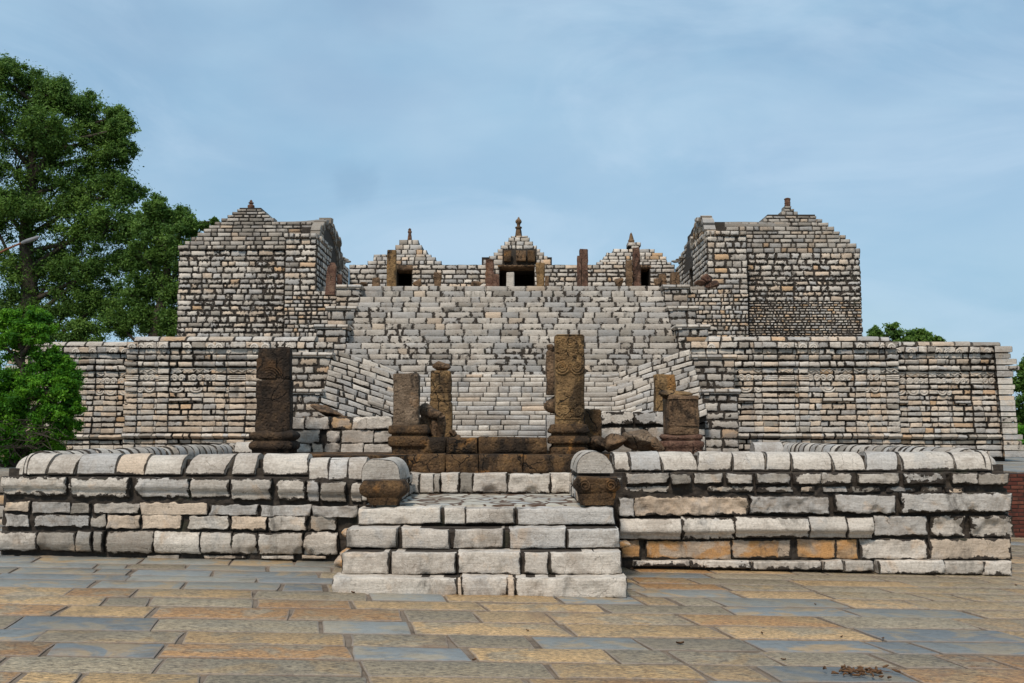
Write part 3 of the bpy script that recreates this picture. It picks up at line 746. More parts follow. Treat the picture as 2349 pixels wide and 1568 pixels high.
# ------------------------------------------------------------------ entrance steps
ts = thing('entrance_steps', 'four broad white marble block steps rising from the paving between the parapet walls', 'steps', (0, 10, 0))
steps = [(L2([(75, 838), (872, 1143), (1192, 1868)]), 1323, 1362, 9.85, L2([(840, 868), (1147, 1188)])),
         (L2([(137, 415), (436, 830), (850, 1232), (1243, 1398), (1406, 1845)]), 1264, 1322, 10.06, []),
         (L2([(166, 474), (500, 792), (820, 1116), (1152, 1508), (1516, 1835)]), 1210, 1263, 10.30, []),
         (L2([(236, 740), (757, 886), (890, 1190), (1203, 1800)]), 1162, 1208, 10.55, [])]
hs = [[.1, .3, .15], [.12, .35, .3, .38, .3], [.4, .38, .38, .43, .45], [.15, .2, .3, .44]]
for i, (xs_, yt, yb, D, small) in enumerate(steps):
    mb = MB(); zt = PZ(yt, D); zb = PZ(yb, D) if i else -.03
    nxt = steps[i + 1][3] if i < 3 else 12.7
    xa, xb = PX(xs_[0][0], D, yb), PX(xs_[-1][1], D, yb)
    if i < 3: box(mb, xa + .03, xb - .03, D + .04, 12.2, zb - .05, zt - .012)
    else: box(mb, xa + .03, xb - .03, D + .04, 12.2, zb - .05, zt - .03)
    bed(mb, (xa + .03, D + .03, 0), UX, -UY, xb - xa - .06, zb, zt - .02, .018, .022, .018)
    for j, (a, b) in enumerate(xs_ + small):
        x0_, x1_ = PX(a, D, yb), PX(b, D, yb); sm = j >= len(xs_)
        rgh = [.004, .012, .02][j % 3] if not sm else .006
        zlo = zb + (.0 if i else 0)
        x0_ -= .010; x1_ += .010
        stone(mb, (x0_, D, zlo + (.012 if i else 0)), UX, UZ, -UY, x1_ - x0_, zt - zlo - (.02 if i else 0), .05 + rng.uniform(-.02, .02), .75 if sm else hs[i][j], .75 + .2 * rng.random(), .0045 * rng.uniform(.5, 1.5),
              nu=max(8, int((x1_ - x0_) / .03)), nv=9, rough=rgh, bev=.016, chips=int(rng.integers(1, 5)), jit=.012, back=(nxt - D) + .05 if i < 3 else .35, light=True, ragged=.022, rsc=9.)
    for sd_ in (-1, 1):
        P_ = (xb - .03, D + .06, 0) if sd_ > 0 else (xa + .03, 11.9, 0)
        course(mb, P_, UY * sd_, UX * sd_, 0, 11.9 - D - .06, max(zb, -.03), zt - .015, L=.5, gap=.02, pal='marble', fray=.006, nu=9, nv=7, rough=.012, ragged=.015, d=.01)
    mb.build('step', M['marble_near'], ts, (0, 10, 0))
LZ = PZ(1162, 10.55)
mb = MB(); xa, xb = PX(860, 10.9, 1165), PX(1400, 10.9, 1165)
box(mb, PX(826, 10.6, 1165) + .03, PX(1412, 10.6, 1165) - .05, 10.80, 12.74, LZ - .3, LZ - .004, dark=False)
mb.build('landing', M['crazy'], ts, (0, 10, 0))
# rubble filling to the left of the step block
for (cx_, cy_, r_, sd) in ((800, 1222, .07, 3), (795, 1272, .06, 5), (788, 1290, .09, 8), (1428, 1250, .05, 9)):
    mb = MB(); X_, Z_ = pt(cx_, cy_, 11.6); boulder(mb, X_, 11.6, Z_, r_ * 1.6, .2, r_, sd, st=(.8, .5, 0), sub=14)
    mb.build('filling_stone', M['marble_orange'], ts, (0, 10, 0))

# gate ends of the parapets
for side, (xa, xb, ya, yb, D0) in (('left', (829, 918, 1055, 1108, 11.0)), ('right', (1322, 1408, 1037, 1086, 11.0))):
    X0, X1 = PX(xa, D0, yb), PX(xb, D0, yb); zt, zb = PZ(ya, D0), PZ(yb, D0)
    t = thing('parapet_end_pier', 'short %s pier beside the steps with a rounded end coping above a brown capital' % side, 'pier', ((X0 + X1) / 2, 11.3, LZ), 'piers at the top of the steps')
    mb = MB()
    coping_stone(mb, ((X0 + X1) / 2, D0 + .02, zb), ((X0 + X1) / 2, D0 + .62, zb), X1 - X0, zt - zb, (.3, .35, .006), na=25, nl=12, rough=.018, flat=3.4 if side == 'left' else 2.1)
    coping_stone(mb, ((X0 + X1) / 2, D0 + .64, zb), ((X0 + X1) / 2, D0 + 1.05, zb), X1 - X0, zt - zb, (.1, .7, .004), na=21, nl=8, rough=.010, flat=2.4)
    mb.build('coping', M['marble_clean'], t, ((X0 + X1) / 2, 11.3, LZ))
    mb = MB(); ins = .03
    box(mb, X0 + ins, X1 - ins, D0 + .12, D0 + 1.5, LZ - .5, zb + .05)
    if side == 'left':
        stone(mb, (X0 - .01, D0 + .12, LZ + .02), UX, UZ, -UY, X1 - X0 + .0, zb - LZ - .03, .06, .2, .7, .004, nu=12, nv=9, rough=.008, bev=.03)
    else:
        stone(mb, (X0 + .1, D0 + .12, LZ + .18), UX, UZ, -UY, X1 - X0 + .0, zb - LZ - .22, .03, .97, .3, .012, nu=12, nv=9, rough=.012, bev=.03)
    for k in range(2):
        course(mb, (X1 - ins, D0 + .12, 0) if side == 'left' else (X0 + ins, D0 + 1.4, 0), UY if side == 'left' else -UY, UX if side == 'left' else -UX, 0, 1.3, LZ + k * .14, LZ + (k + 1) * .14, L=.4, pal='marble', fray=.008, d=.02)
    mb.build('pier_shaft', M['marble_near'], t, ((X0 + X1) / 2, 11.3, LZ))
    # the sandstone capital standing in front
    if side == 'left': cx_, w1, w2, ytop, ymid = (826 + 938) / 2, 112, 74, 1102, 1142
    else: cx_, w1, w2, ytop, ymid = (1316 + 1422) / 2, 106, 84, 1095, 1130
    Dc = 10.78; s_ = .000438 * Dc
    o = thing('sandstone_capital', 'brown %s capital upside down on the top step at the %s' % ('cushion shaped' if side == 'left' else 'scrolled', side), 'capital', (PX(cx_, Dc, 1165), Dc, LZ), 'brown capitals on the top step')
    mb = MB(); z1, z2, z3 = LZ + .003, PZ(ymid, Dc), PZ(ytop, Dc); hw = w1 * s_ / 2; hs_ = w2 * s_ / 2; cX = PX(cx_, Dc, 1165)
    loft(mb, [(z1, hs_ * .88), (z1 + .03, hs_ * .9), (z2 - .02, hs_), (z2, hs_ * 1.02)], cX, Dc, n=12, rough=.010, asp=.72, seed=3)
    mb.build('stem', M['sand_beam'], o, (cX, Dc, LZ))
    mb = MB(); hh = z3 - z2
    loft(mb, [(z2, hs_ * 1.0), (z2 + hh * .12, hw * .84), (z2 + hh * .32, hw * .97), (z2 + hh * .58, hw), (z2 + hh * .75, hw * .95), (z2 + hh * .8, hw * .92), (z2 + hh * .84, hw * .9), (z3, hw * .84)], cX, Dc, n=14, rough=.008, asp=.62, seed=6 if side == 'left' else 9)
    if side == 'right':
        for sg in (-1, 1):
            a = np.linspace(0, 4 * pi, 40); r_ = .062 * (1 - a / (4 * pi) * .8)
            tube(mb, np.stack([cX + sg * (hw * .55) + sg * r_ * np.cos(a), np.full(40, Dc - hw * .62 - .005), z2 + hh * .5 + r_ * np.sin(a)], -1), .012, 6)
        for k in range(4): tube(mb, [(cX - hw * .9, Dc - hw * .62, z2 + hh * (.62 + k * .09)), (cX + hw * .9, Dc - hw * .6, z2 + hh * (.6 + k * .09))], .008, 6)
    mb.build('cushion', M['sand_beam'], o, (cX, Dc, LZ))

# riser behind the landing, sandstone thresholds
D = 12.67; zt = PZ(1087, D)
t = thing('marble_riser', 'low row of cracked white marble blocks behind the landing, under the brown sandstone beams', 'step', (0, D, LZ))
mb = MB(); box(mb, PX(935, D, 1100), PX(1330, D, 1100), D + .03, D + .3, LZ - .1, zt - .01)
near_row(mb, L2([(545, 608), (612, 694), (698, 735), (738, 846), (860, 932), (936, 1143), (1148, 1402), (1406, 1580)]), 1087, 1131, D, d=.03, ragged=.015, hues=[.3, .2, .97, .3, .98, .35, .2, .25], light=True, back=.28, fray=.004)
mb.build('blocks', M['marble_near'], t, (0, D, LZ))
PLZ = PZ(1043, 12.95)
t = thing('sandstone_beam', 'long dark brown sandstone beam with orange patches, the front and lower of the two', 'beam', (0, 12.95, zt), 'sandstone beams across the entrance')
mb = MB()
for a, b in L2([(480, 765), (770, 968), (974, 1238), (1243, 1680)]):
    xa, xb = PX(a, 12.95), PX(b, 12.95)
    stone(mb, (xa, 12.95, zt - .02), UX, UZ, -UY, xb - xa, PLZ - zt + .02, .05, .3, .5, 0, nu=int((xb - xa) / .03), nv=9, rough=.02, bev=.04, jit=.008, back=.45, light=True, rsc=7.)
mb.build('beam_blocks', M['sand_beam'], t, (0, 12.95, zt))
B3 = PZ(1004, 13.35)
t = thing('sandstone_beam', 'upper brown sandstone beam set back between the pillar bases', 'beam', (0, 13.35, PLZ), 'sandstone beams across the entrance')
mb = MB()
for a, b in L2([(640, 768), (773, 962), (968, 1385)]):
    xa, xb = PX(a, 13.35), PX(b, 13.35)
    stone(mb, (xa, 13.35, PLZ - .01), UX, UZ, -UY, xb - xa, B3 - PLZ + .01, .04, .3, .5, 0, nu=int((xb - xa) / .03), nv=8, rough=.02, bev=.04, jit=.012, back=.9, light=True, rsc=7.)
mb.build('beam_blocks', M['sand_beam'], t, (0, 13.35, PLZ))
# platform
mb = MB(); box(mb, -3.35, -1.35 - .0, 12.55, 15.4, .2, PLZ - .004, dark=False); box(mb, 1.35, 2.85, 12.55, 15.4, .2, PLZ - .004, dark=False); box(mb, -1.35, 1.35, 13.36, 15.4, .2, PLZ - .006, dark=False); box(mb, -5.7, 5.65, 13.0, 20.9, .2, TZ - .05, dark=False)
tag(mb.build('platform_floor', M['sand_beam']), kind='structure')

# low marble walls on the platform
def cP(c): return 538.3 + .2266 * c
t = thing('marble_block_wall', 'low three course wall of large pale marble blocks between the black pillar and the left carved base', 'wall', (-2, 14.6, PLZ), 'low block walls on the platform')
D = 14.6; mb = MB(); box(mb, PX(665, D), PX(902, D), D + .04, D + .5, PLZ - .1, PZ(958, D)); bed(mb, (PX(665, D), D + .03, 0), UX, -UY, PX(902, D) - PX(665, D), PLZ - .05, PZ(961, D), .03, .022)
near_row(mb, [(cP(a), cP(b)) for a, b in [(480, 705), (725, 962)]], 958, 986, D, d=.04, ragged=.015, hues=[.2, .3], fray=.008)
near_row(mb, [(cP(a), cP(b)) for a, b in [(985, 1195)]], 959, 986, D, d=.04, ragged=.015, hues=[.92], fray=.008)
near_row(mb, [(cP(a), cP(b)) for a, b in [(1202, 1600)]], 957, 986, D, d=.05, ragged=.012, hues=[.2], fray=.004)
near_row(mb, [(cP(a), cP(b)) for a, b in [(530, 860), (930, 1078), (1085, 1414), (1418, 1600)]], 988, 1017, D, d=.04, ragged=.012, hues=[.3, .2, .35, .3], fray=.005)
near_row(mb, [(cP(a), cP(b)) for a, b in [(530, 780), (790, 902), (920, 1078), (1082, 1310), (1314, 1600)]], 1018, 1046, D, d=.04, ragged=.01, hues=[.3, .7, .38, .3, .3], fray=.005)
mb.build('blocks', M['marble_near'], t, (-2, 14.6, PLZ))
t = thing('marble_block_wall', 'low wall of white blocks streaked with black, behind the fallen rocks at the right', 'wall', (1.7, 14.6, PLZ), 'low block walls on the platform')
mb = MB(); box(mb, PX(1378, D), PX(1536, D), D + .04, D + .5, PLZ - .1, PZ(948, D)); bed(mb, (PX(1378, D), D + .03, 0), UX, -UY, PX(1536, D) - PX(1378, D), PLZ - .05, PZ(952, D), .035, .03)
near_row(mb, [(1376, 1452), (1456, 1506), (1500, 1540)], 945, 975, D, d=.05, ragged=.03, hues=[.15, .5, .42], fray=.022)
near_row(mb, [(1376, 1425), (1432, 1478), (1482, 1540)], 981, 1015, D, d=.04, ragged=.03, hues=[.3, .97, .45], fray=.022)
near_row(mb, [(1376, 1450), (1455, 1540)], 1017, 1042, D, d=.03, ragged=.02, fray=.02)
mb.build('blocks', M['marble_near'], t, (1.7, 14.6, PLZ))
t = thing('marble_pier_stub', 'upright white marble stub behind the tall carved pillar', 'block', (.5, 14.3, PLZ))
mb = MB(); a, b = PX(1253, 14.3), PX(1286, 14.3); stone(mb, (a, 14.3, PLZ), UX, UZ, -UY, b - a, PZ(952, 14.3) - PLZ, .04, .5, .7, .003, nu=6, nv=14, rough=.01, bev=.03, back=.3, light=True)
mb.build('block', M['marble_clean'], t, (.5, 14.3, PLZ))

# ------------------------------------------------------------------ pillars
def shaft(mb, x0, x1, y0, y1, D, rough=.012, asp=1., rot=0., shear=(0, 0), seed=1, n=12, extra=None, zb=None):
    """x0..x1 measured photo width, y0 top, y1 bottom"""
    zt_, zb_ = PZ(y0, D), (PZ(y1, D) if zb is None else zb)
    w = (x1 - x0) * .000438 * D / 2; cx = PX((x0 + x1) / 2, D)
    e = min(.02, w * .2)
    loft(mb, [(zb_, w * .97), (zb_ + e, w)] + (extra(zb_, zt_, w) if extra else []) + [(zt_ - e, w), (zt_, w - e * .8)], cx, D + w * asp, n=n, rough=rough, asp=asp, rot=rot, shear=shear, seed=seed, rsc=6.)
    return cx, zb_, zt_, w

def base_mould(mb, x0, x1, y0, y1, D, prof, seed=1, rough=.012, asp=1.):
    zt_, zb_ = PZ(y0, D), PZ(y1, D); w = (x1 - x0) * .000438 * D / 2; cx = PX((x0 + x1) / 2, D)
    zb_ = min(zb_, PLZ + .0) if y1 > 1020 else zb_
    h = zt_ - zb_
    loft(mb, [(zb_ + a * h, b * w) for a, b in prof], cx, D + w * asp, n=14, rough=rough, asp=asp, seed=seed, rsc=7.)
    return cx

def pillar(name, label, cat, X, D, z, group=None): return thing(name, label, cat, (X, D, z), group)
PG = 'broken sandstone pillars on the front platform'
# A - tall black pillar at left
D = 13.35; X = PX(622, D); t = pillar('broken_pillar', 'tall blackened sandstone pillar with a horizontal break, standing left on a round moulded base', 'pillar', X, D + .25, PLZ, PG)
mb = MB(); shaft(mb, 584, 662, 872, 992, D + .08, .014, .8, .10, seed=2); mb.build('lower_shaft', M['sand_dark'], t, (X, D + .25, PLZ))
mb = MB(); cx, z0_, z1_, w = shaft(mb, 587, 659, 798, 869, D + .09, .012, .8, .10, seed=5)
shaft(mb, 584, 630, 822, 868, D + .05, .008, .5, .1, seed=7)
for k in range(4):
    a = np.linspace(.15 * pi, .85 * pi, 18); r_ = .05 + k * .035
    tube(mb, np.stack([cx - .03 + r_ * np.cos(a), np.full(18, D + .055), z0_ + .0 + r_ * np.sin(a) * 1.], -1), .008, 5)
mb.build('upper_shaft', M['sand_dark'], t, (X, D + .25, PLZ))
mb = MB(); base_mould(mb, 569, 674, 990, 1050, D - .02, [(0, .86), (.28, .88), (.32, .97), (.42, 1.), (.52, .98), (.6, .9), (.64, .84), (.68, .9), (.78, .99), (.88, .98), (.96, .9), (1, .80)], 4, .012, .85)
mb.build('base', M['sand_dark'], t, (X, D + .25, PLZ))
# B
D = 13.35; X = PX(936, D); t = pillar('broken_pillar', 'short plain grey brown pillar stump on a square moulded base, left of the entrance', 'pillar', X, D + .2, PLZ, PG)
base_p = [(0, .84), (.26, .84), (.29, .92), (.34, .99), (.58, 1.), (.63, .93), (.65, .84), (.70, .84), (.72, .95), (.78, 1.), (.86, .96), (.97, .93), (1, .8)]
mb = MB(); shaft(mb, 900, 959, 857, 977, D + .06, .012, .9, .06, seed=11); mb.build('shaft', M['sand_grey'], t, (X, D + .2, PLZ))
mb = MB(); base_mould(mb, 889, 983, 976, 1046, D - .04, base_p, 12, .010); mb.build('base', M['sand_beam'], t, (X, D + .2, PLZ))
# C
D = 14.5; X = PX(1010, D); t = pillar('broken_pillar', 'slim ochre pillar of three drums behind the plain stump, a loose rock on its top', 'pillar', X, D + .15, PLZ, PG)
for i, (a, b) in enumerate(((851, 901), (902, 920), (921, 1003))):
    mb = MB(); shaft(mb, 986 - i, 1034 + i, a, b, D + .02, .008, .9, .04, seed=20 + i)
    mb.build('drum', M['sand_ochre'], t, (X, D + .15, PLZ))
mb = MB(); boulder(mb, PX(1038, 14.3), 14.35, PZ(994, 14.3), .055, .09, .06, 4); boulder(mb, PX(1000, 14.3), 14.7, PZ(1000, 14.3), .3, .2, .1, 4); mb.build('base', M['sand_brown'], t, (X, D + .15, PLZ))
mb = MB(); boulder(mb, PX(1010, D), D + .15, PZ(841, D), .135, .12, .085, 31, rot=.2, planes=20)
tag(mb.build('rock', M['sand_brown'], None, (PX(1010, D), D + .15, PZ(852, D))), 'small brown rock lying on top of the slim ochre pillar', 'rock')
# statue fragment
D = 13.9; X = PX(995, D); mb = MB()
def bone(mb, pts, rs, n=12):
    pts = np.array(pts, float); k = 9
    tt = np.linspace(0, len(pts) - 1, k * (len(pts) - 1) + 1)
    P_ = np.stack([np.interp(tt, range(len(pts)), pts[:, i]) for i in range(3)], 1); r_ = np.interp(tt, range(len(pts)), rs)
    r_ = r_ * (1 + .10 * vnoise(P_, 9, 3)); tube(mb, P_, r_, n)
q = lambda x, y, d: (PX(x, d), d, PZ(y, d))
bone(mb, [q(968, 932, 14.), q(978, 950, 13.95), q(986, 968, 13.9), q(990, 1000, 13.85)], [.04, .085, .07, .045])
bone(mb, [q(974, 940, 13.95), q(995, 951, 13.75), q(1012, 955, 13.65)], [.09, .075, .05])
bone(mb, [q(1012, 955, 13.65), q(1014, 975, 13.7), q(1011, 1003, 13.78)], [.055, .06, .05])
bone(mb, [q(998, 950, 13.8), q(999, 975, 13.75), q(996, 1000, 13.75)], [.045, .055, .04])
boulder(mb, PX(984, 14.05), 14.1, PZ(975, 14.05), .16, .12, .22, 77, rough=.06)
tag(mb.build('statue_fragment', M['sand_brown'], None, (X, D, PLZ + .15)), 'broken brown stone fragment of draped legs leaning between the plain stump and the slim pillar', 'statue')
# D - tall carved
D = 13.3; X = PX(1308, D); t = pillar('carved_pillar', 'tallest ochre sandstone pillar, carved with scrolls and a round flower, right of the entrance', 'pillar', X, D + .2, PLZ, PG)
mb = MB(); cx, z0_, z1_, w = shaft(mb, 1274, 1342, 768, 976, D + .05, .006, .75, .0, seed=41, n=18); mb.build('shaft', M['sand_ochre'], t, (X, D + .2, PLZ))
mb = MB(); yf = D + .05 - .004
def cpx(c, r): return PX((1950 + c * .338) * .6117, D + .05), PZ((1220 + r * .338) * .6117, D + .05)
def spiral(c, r, rad, sgn, turns=2.4, tr=.010):
    X_, Z_ = cpx(c, r); s_ = .338 * .6117 * .000438 * D
    a = np.linspace(0, turns * 2 * pi, 60); rr = rad * s_ * (1 - .85 * a / a[-1])
    tube(mb, np.stack([X_ + sgn * rr * np.cos(a), np.full(60, yf), Z_ + rr * np.sin(a)], -1), tr * (1 - .3 * a / a[-1]), 6)
for c, r, rad, s_ in ((470, 468, 62, -1), (640, 468, 62, 1), (500, 950, 45, -1), (650, 965, 52, 1), (440, 985, 26, 1), (545, 1010, 22, -1), (560, 200, 62, 1), (430, 380, 28, 1), (680, 300, 26, -1), (450, 300, 22, -1), (600, 900, 24, -1), (520, 340, 22, 1), (610, 345, 20, -1)):
    spiral(c, r, rad, s_, 2.4 if rad > 40 else 1.6, .017 if rad > 40 else .013)
for c in (470, 640):
    X_, Z_ = cpx(c, 470); a = np.linspace(-.9 * pi, -.02 * pi, 20); s_ = .338 * .6117 * .000438 * D * 74
    tube(mb, np.stack([X_ + s_ * np.cos(a), np.full(20, yf), Z_ + s_ * np.sin(a)], -1), .014, 6)
X_, Z_ = cpx(560, 195); a = np.linspace(pi, 2 * pi, 22); s_ = .338 * .6117 * .000438 * D
for r_ in (95, 80): tube(mb, np.stack([X_ + r_ * s_ * np.cos(a), np.full(22, yf), Z_ + .6 * r_ * s_ * np.sin(a)], -1), .008, 6)
for c in (540, 556, 572):
    (xa, za), (xb, zb) = cpx(c, 385), cpx(c, 520); tube(mb, [(xa, yf, za), (xb, yf, zb)], .007, 6)
for r in (262, 275, 855, 868, 1042, 110):
    (xa, za), (xb, zb) = cpx(412, r), cpx(702, r); tube(mb, [(xa, yf, za), (xb, yf, zb)], .008, 6)
for k in range(150):
    c, r = rng.uniform(415, 700), rng.choice([rng.uniform(120, 400), rng.uniform(880, 1030)])
    X_, Z_ = cpx(c, r); a0 = rng.uniform(0, 6.28); a = np.linspace(a0, a0 + rng.uniform(1.5, 4), 7); rr = rng.uniform(.008, .022)
    tube(mb, np.stack([X_ + rr * np.cos(a), np.full(7, yf + .001), Z_ + rr * np.sin(a)], -1), .009, 5)
for c in (630, 650, 668): (xa, za), (xb, zb) = cpx(c, 545), cpx(c, 840); tube(mb, [(xa, yf, za), (xb, yf, zb)], .005, 6)
mb.build('scroll_carving', M['sand_ochre'], t, (X, D + .2, PLZ))
mb = MB(); base_mould(mb, 1259, 1354, 974, 1045, D - .04, [(0, .88), (.22, .9), (.27, .84), (.29, .80), (.36, .80), (.37, .97), (.42, 1.), (.55, 1.), (.58, .92), (.62, .9), (.64, .82), (.70, .82), (.72, .97), (.80, 1.), (.93, .88), (.97, .88), (1, .8)], 43, .008)
mb.build('base', M['sand_beam'], t, (X, D + .2, PLZ))
# E behind D
D = 14.4; X = PX(1268, D); t = pillar('broken_pillar', 'dark pillar mostly hidden behind the tallest carved pillar, its left edge showing', 'pillar', X, D + .15, PLZ, PG)
mb = MB(); shaft(mb, 1254, 1302, 806, 906, D + .05, .012, .8, seed=51); mb.build('shaft', M['sand_brown'], t, (X, D + .15, PLZ))
mb = MB(); boulder(mb, PX(1266, D), D + .12, PZ(799, D), .09, .09, .06, 12); boulder(mb, PX(1283, D), D + .15, PZ(928, D), .19, .16, .15, 13); mb.build('capital', M['sand_brown'], t, (X, D + .15, PLZ))
mb = MB(); shaft(mb, 1262, 1300, 950, 1030, D + .05, .012, .8, seed=52); mb.build('foot', M['sand_beam'], t, (X, D + .15, PLZ))
# F block right of D
D = 13.9; X = PX(1352, D); mb = MB(); shaft(mb, 1330, 1377, 941, 1043, D, .016, .8, .2, seed=55)
tag(mb.build('sandstone_block', M['sand_beam'], None, (X, D + .1, PLZ)), 'upright broken brown block against the right side of the tallest pillar', 'block')
# G
D = 15.0; X = PX(1526, D); mb = MB(); shaft(mb, 1503, 1551, 857, 948, D, .014, .45, .12, seed=61, shear=(-.01, 0))
tag(mb.build('stone_slab', M['sand_ochre'], None, (X, D + .1, PZ(948, D))), 'upright plain brown slab standing behind the square pedestal at the right', 'slab')
# H
D = 13.45; X = PX(1567, D); t = pillar('broken_pillar', 'square brown pedestal with ribbed faces and a broken top, far right on a moulded base', 'pillar', X, D + .2, PLZ, PG)
mb = MB(); cx, z0_, z1_, w = shaft(mb, 1531, 1603, 907, 997, D + .05, .007, .9, .08, seed=71); 
mb.build('shaft', M['sand_brown'], t, (X, D + .2, PLZ))
mb = MB()
for k in range(6):
    xx = cx - w * .7 + k * w * .28; tube(mb, [(xx, D + .05 + .02 + (xx - cx + w) * .08 - .03, z0_ + .14), (xx, D + .02 + (xx - cx + w) * .08, z1_ - .06)], .007, 6)
for zz in (z0_ + .12, z1_ - .05): tube(mb, [(cx - w, D + .03, zz), (cx + w, D + .03 + .10 * w, zz)], .008, 6)
mb.build('ribs', M['sand_brown'], t, (X, D + .2, PLZ))
mb = MB(); boulder(mb, PX(1560, D), D + .22, PZ(905, D), .24, .2, .075, 33, rot=-.04); mb.build('broken_top', M['sand_ochre'], t, (X, D + .2, PLZ))
mb = MB(); base_mould(mb, 1519, 1616, 997, 1040, D, [(0, .93), (.3, .95), (.34, .99), (.5, 1.), (.62, .97), (.66, .86), (.72, .84), (.76, .93), (.9, .95), (1, .85)], 74, .014, .9)
mb.build('base', M['sand_red'], t, (X, D + .2, PLZ))
# rocks
RG = 'fallen rocks between the carved pillar and the pedestal'
for (x, y, sx, sz, sd, lab, mt) in ((1370, 1017, .17, .13, 3, 'dark brown fallen rock with a carved face beside the base of the tallest pillar', 'sand_brown'),
                               (1405, 1013, .17, .13, 14, 'middle fallen rock with curved carving, between two larger ones', 'sand_brown'),
                               (1466, 1010, .27, .155, 22, 'largest fallen rock, a mottled brown broken boulder', 'sand_grey'),
                               (1503, 1022, .12, .10, 27, 'small dark rock leaning on the right side of the largest boulder', 'sand_brown')):
    D = 13.5; mb = MB(); boulder(mb, PX(x, D), D, PZ(y, D), sx, .2, sz, sd, rot=.15 if sd != 22 else -.08, planes=13, rough=.025, sub=34)
    tag(mb.build('fallen_rock', M[mt], None, (PX(x, D), D, PLZ)), lab, 'rock', RG)
mb = MB(); D = 16.; boulder(mb, PX(756, D), D, PZ(946, D), .28, .25, .10, 91, rot=-.35, sub=20); box(mb, PX(700, D), PX(800, D), D - .2, D + .3, PLZ, PZ(956, D))
tag(mb.build('fallen_rock', M['sand_brown'], None, (PX(756, D), D, PLZ)), 'reddish brown slab lying slanted behind the low left block wall', 'rock')

# ------------------------------------------------------------------ great staircase
SX = 3.99
def plane_hit(y, p):  # p: (z0,D0,z1,D1) inclined plane
    z0, D0, z1, D1 = p; k = (PZ(y, 1.) - EYE)
    # z = EYE + k*D ; z = z0 + (D-D0)*(z1-z0)/(D1-D0)
    m = (z1 - z0) / (D1 - D0); D_ = (z0 - m * D0 - EYE) / (k - m); return D_, EYE + k * D_
sy = lambda c: 611.7 + .3906 * c
TOPZ = PZ(657, 26.4)
ts = thing('great_staircase', 'wide steep flight of worn white marble steps between the two stepped piers', 'staircase', (0, 23, TZ))
pu = (2.92, 22.7, TOPZ, 26.4)
rows = [118, 145, 180, 212, 240, 270, 303, 337, 372, 410, 450, 485, 517, 548, 583, 620, 652]
hits = [plane_hit(sy(c), pu) for c in rows]
hits[0] = (26.4, TOPZ)
mb = MB()
for i in range(len(hits) - 1):
    (Da, za), (Db, zb) = hits[i], hits[i + 1]
    D_ = Da
    box(mb, -SX, SX, D_ + .035, D_ + .9, zb - .12, za - .008)
    course(mb, (-SX, D_ + .03, 0), UX, -UY, 0, 2 * SX, zb, za + .004, L=.42, gap=.010, pal='stair', fray=.019, nu=7, nv=5, d=.035, bev=.018, rough=.007, back=.3, light=True, jit=.008)
mb.build('upper_flight', M['marble_stair'], ts, (0, 23, TZ))
pl2 = (1.42, 20.75, 3.0, 22.75)
rows2 = [636, 655, 680, 708, 742, 770, 795, 822, 850, 875, 902, 935, 965, 998, 1030]
hits = [plane_hit(sy(c), pl2) for c in rows2]
mb = MB()
for i in range(len(hits) - 1):
    (Da, za), (Db, zb) = hits[i], hits[i + 1]
    box(mb, -2.2, 2.2, Da + .04, Da + .8, zb - .12, za - .03)
    xe_ = rng.uniform(2.25, 3.1, 2); course(mb, (0, Da + .0, 0), UX, -UY, -xe_[0], xe_[1], zb, za + .004, L=.42, gap=.004, pal='pale' if i > 1 else 'stair', fray=.0035, nu=6, nv=6, d=.03, bev=.02, rough=.004, back=.28, light=True, jit=.006,
           prof=pl_([0, .3, .7, 1], [-.004, .0, .006, -.008]))
fan = MB(); nf = 12
zA, DA_, zB, DB_ = hits[0][1], hits[0][0], hits[-1][1], hits[-1][0]
for i in range(nf):
    f0, f1 = i / nf, (i + 1) / nf; za, zb = zA + (zB - zA) * f0, zA + (zB - zA) * f1; Da = DA_ + (DB_ - DA_) * f0
    for xs0, xs1 in ((-SX, -2.25 + rng.uniform(-.1, .1)), (2.25 + rng.uniform(-.1, .1), SX)):
        course(fan, (0, Da + .05, 0), UX, -UY, xs0, xs1, zb, za + .004, L=.29, gap=.009, pal='pale', fray=.009, nu=7, nv=6, d=.04, dj=.02, bev=.015, rough=.006, back=.3, light=True, jit=.014, ragged=.008)
mb.v += fan.v; mb.st += fan.st; mb.lo += fan.lo; mb.di += fan.di; mb.sm += fan.sm; mb.f += [f + mb.n for f in fan.f]; mb.n += fan.n
# settle: the corner stones ride up towards the piers
for k in range(len(mb.v)):
    V = mb.v[k].copy(); ax = np.abs(V[:, 0]); x0 = 2.22
    e = np.clip(ax - x0, 0, None)
    s_ = e * .31 + .03 * vnoise(V, 1.5, 8) * np.clip(e, 0, 1)
    V[:, 2] += s_ * (1 - np.exp(-e / .25)); V[:, 1] -= e * .25
    mb.v[k] = V
    # dark bed behind the raised corners
fbed = MB()
for sg in (-1, 1):
    for i in range(len(hits) - 1):
        (Da, za), (Db, zb) = hits[i], hits[i + 1]
        Vb = []
        for xx in np.linspace(2.0, SX, 6):
            e = max(0, xx - 2.22); dz = e * .31 * (1 - math.exp(-e / .25))
            for (yy_, zz_) in ((Da + .16 - e * .25, zb - .12 + dz), (Da + .16 - e * .25, za - .02 + dz), (Da + .9, za - .02 + dz)): Vb.append((sg * xx, yy_, zz_))
        q = []
        for j in range(5):
            for m_ in range(2): a = j * 3 + m_; q.append((a, a + 3, a + 4, a + 1) if sg > 0 else (a, a + 1, a + 4, a + 3))
        fbed.add(Vb, [q], (.2, .3, .02), (0, 0), (0, 0), smooth=False)
mb.v += fbed.v; mb.st += fbed.st; mb.lo += fbed.lo; mb.di += fbed.di; mb.sm += fbed.sm; mb.f += [f + mb.n for f in fbed.f]; mb.n += fbed.n
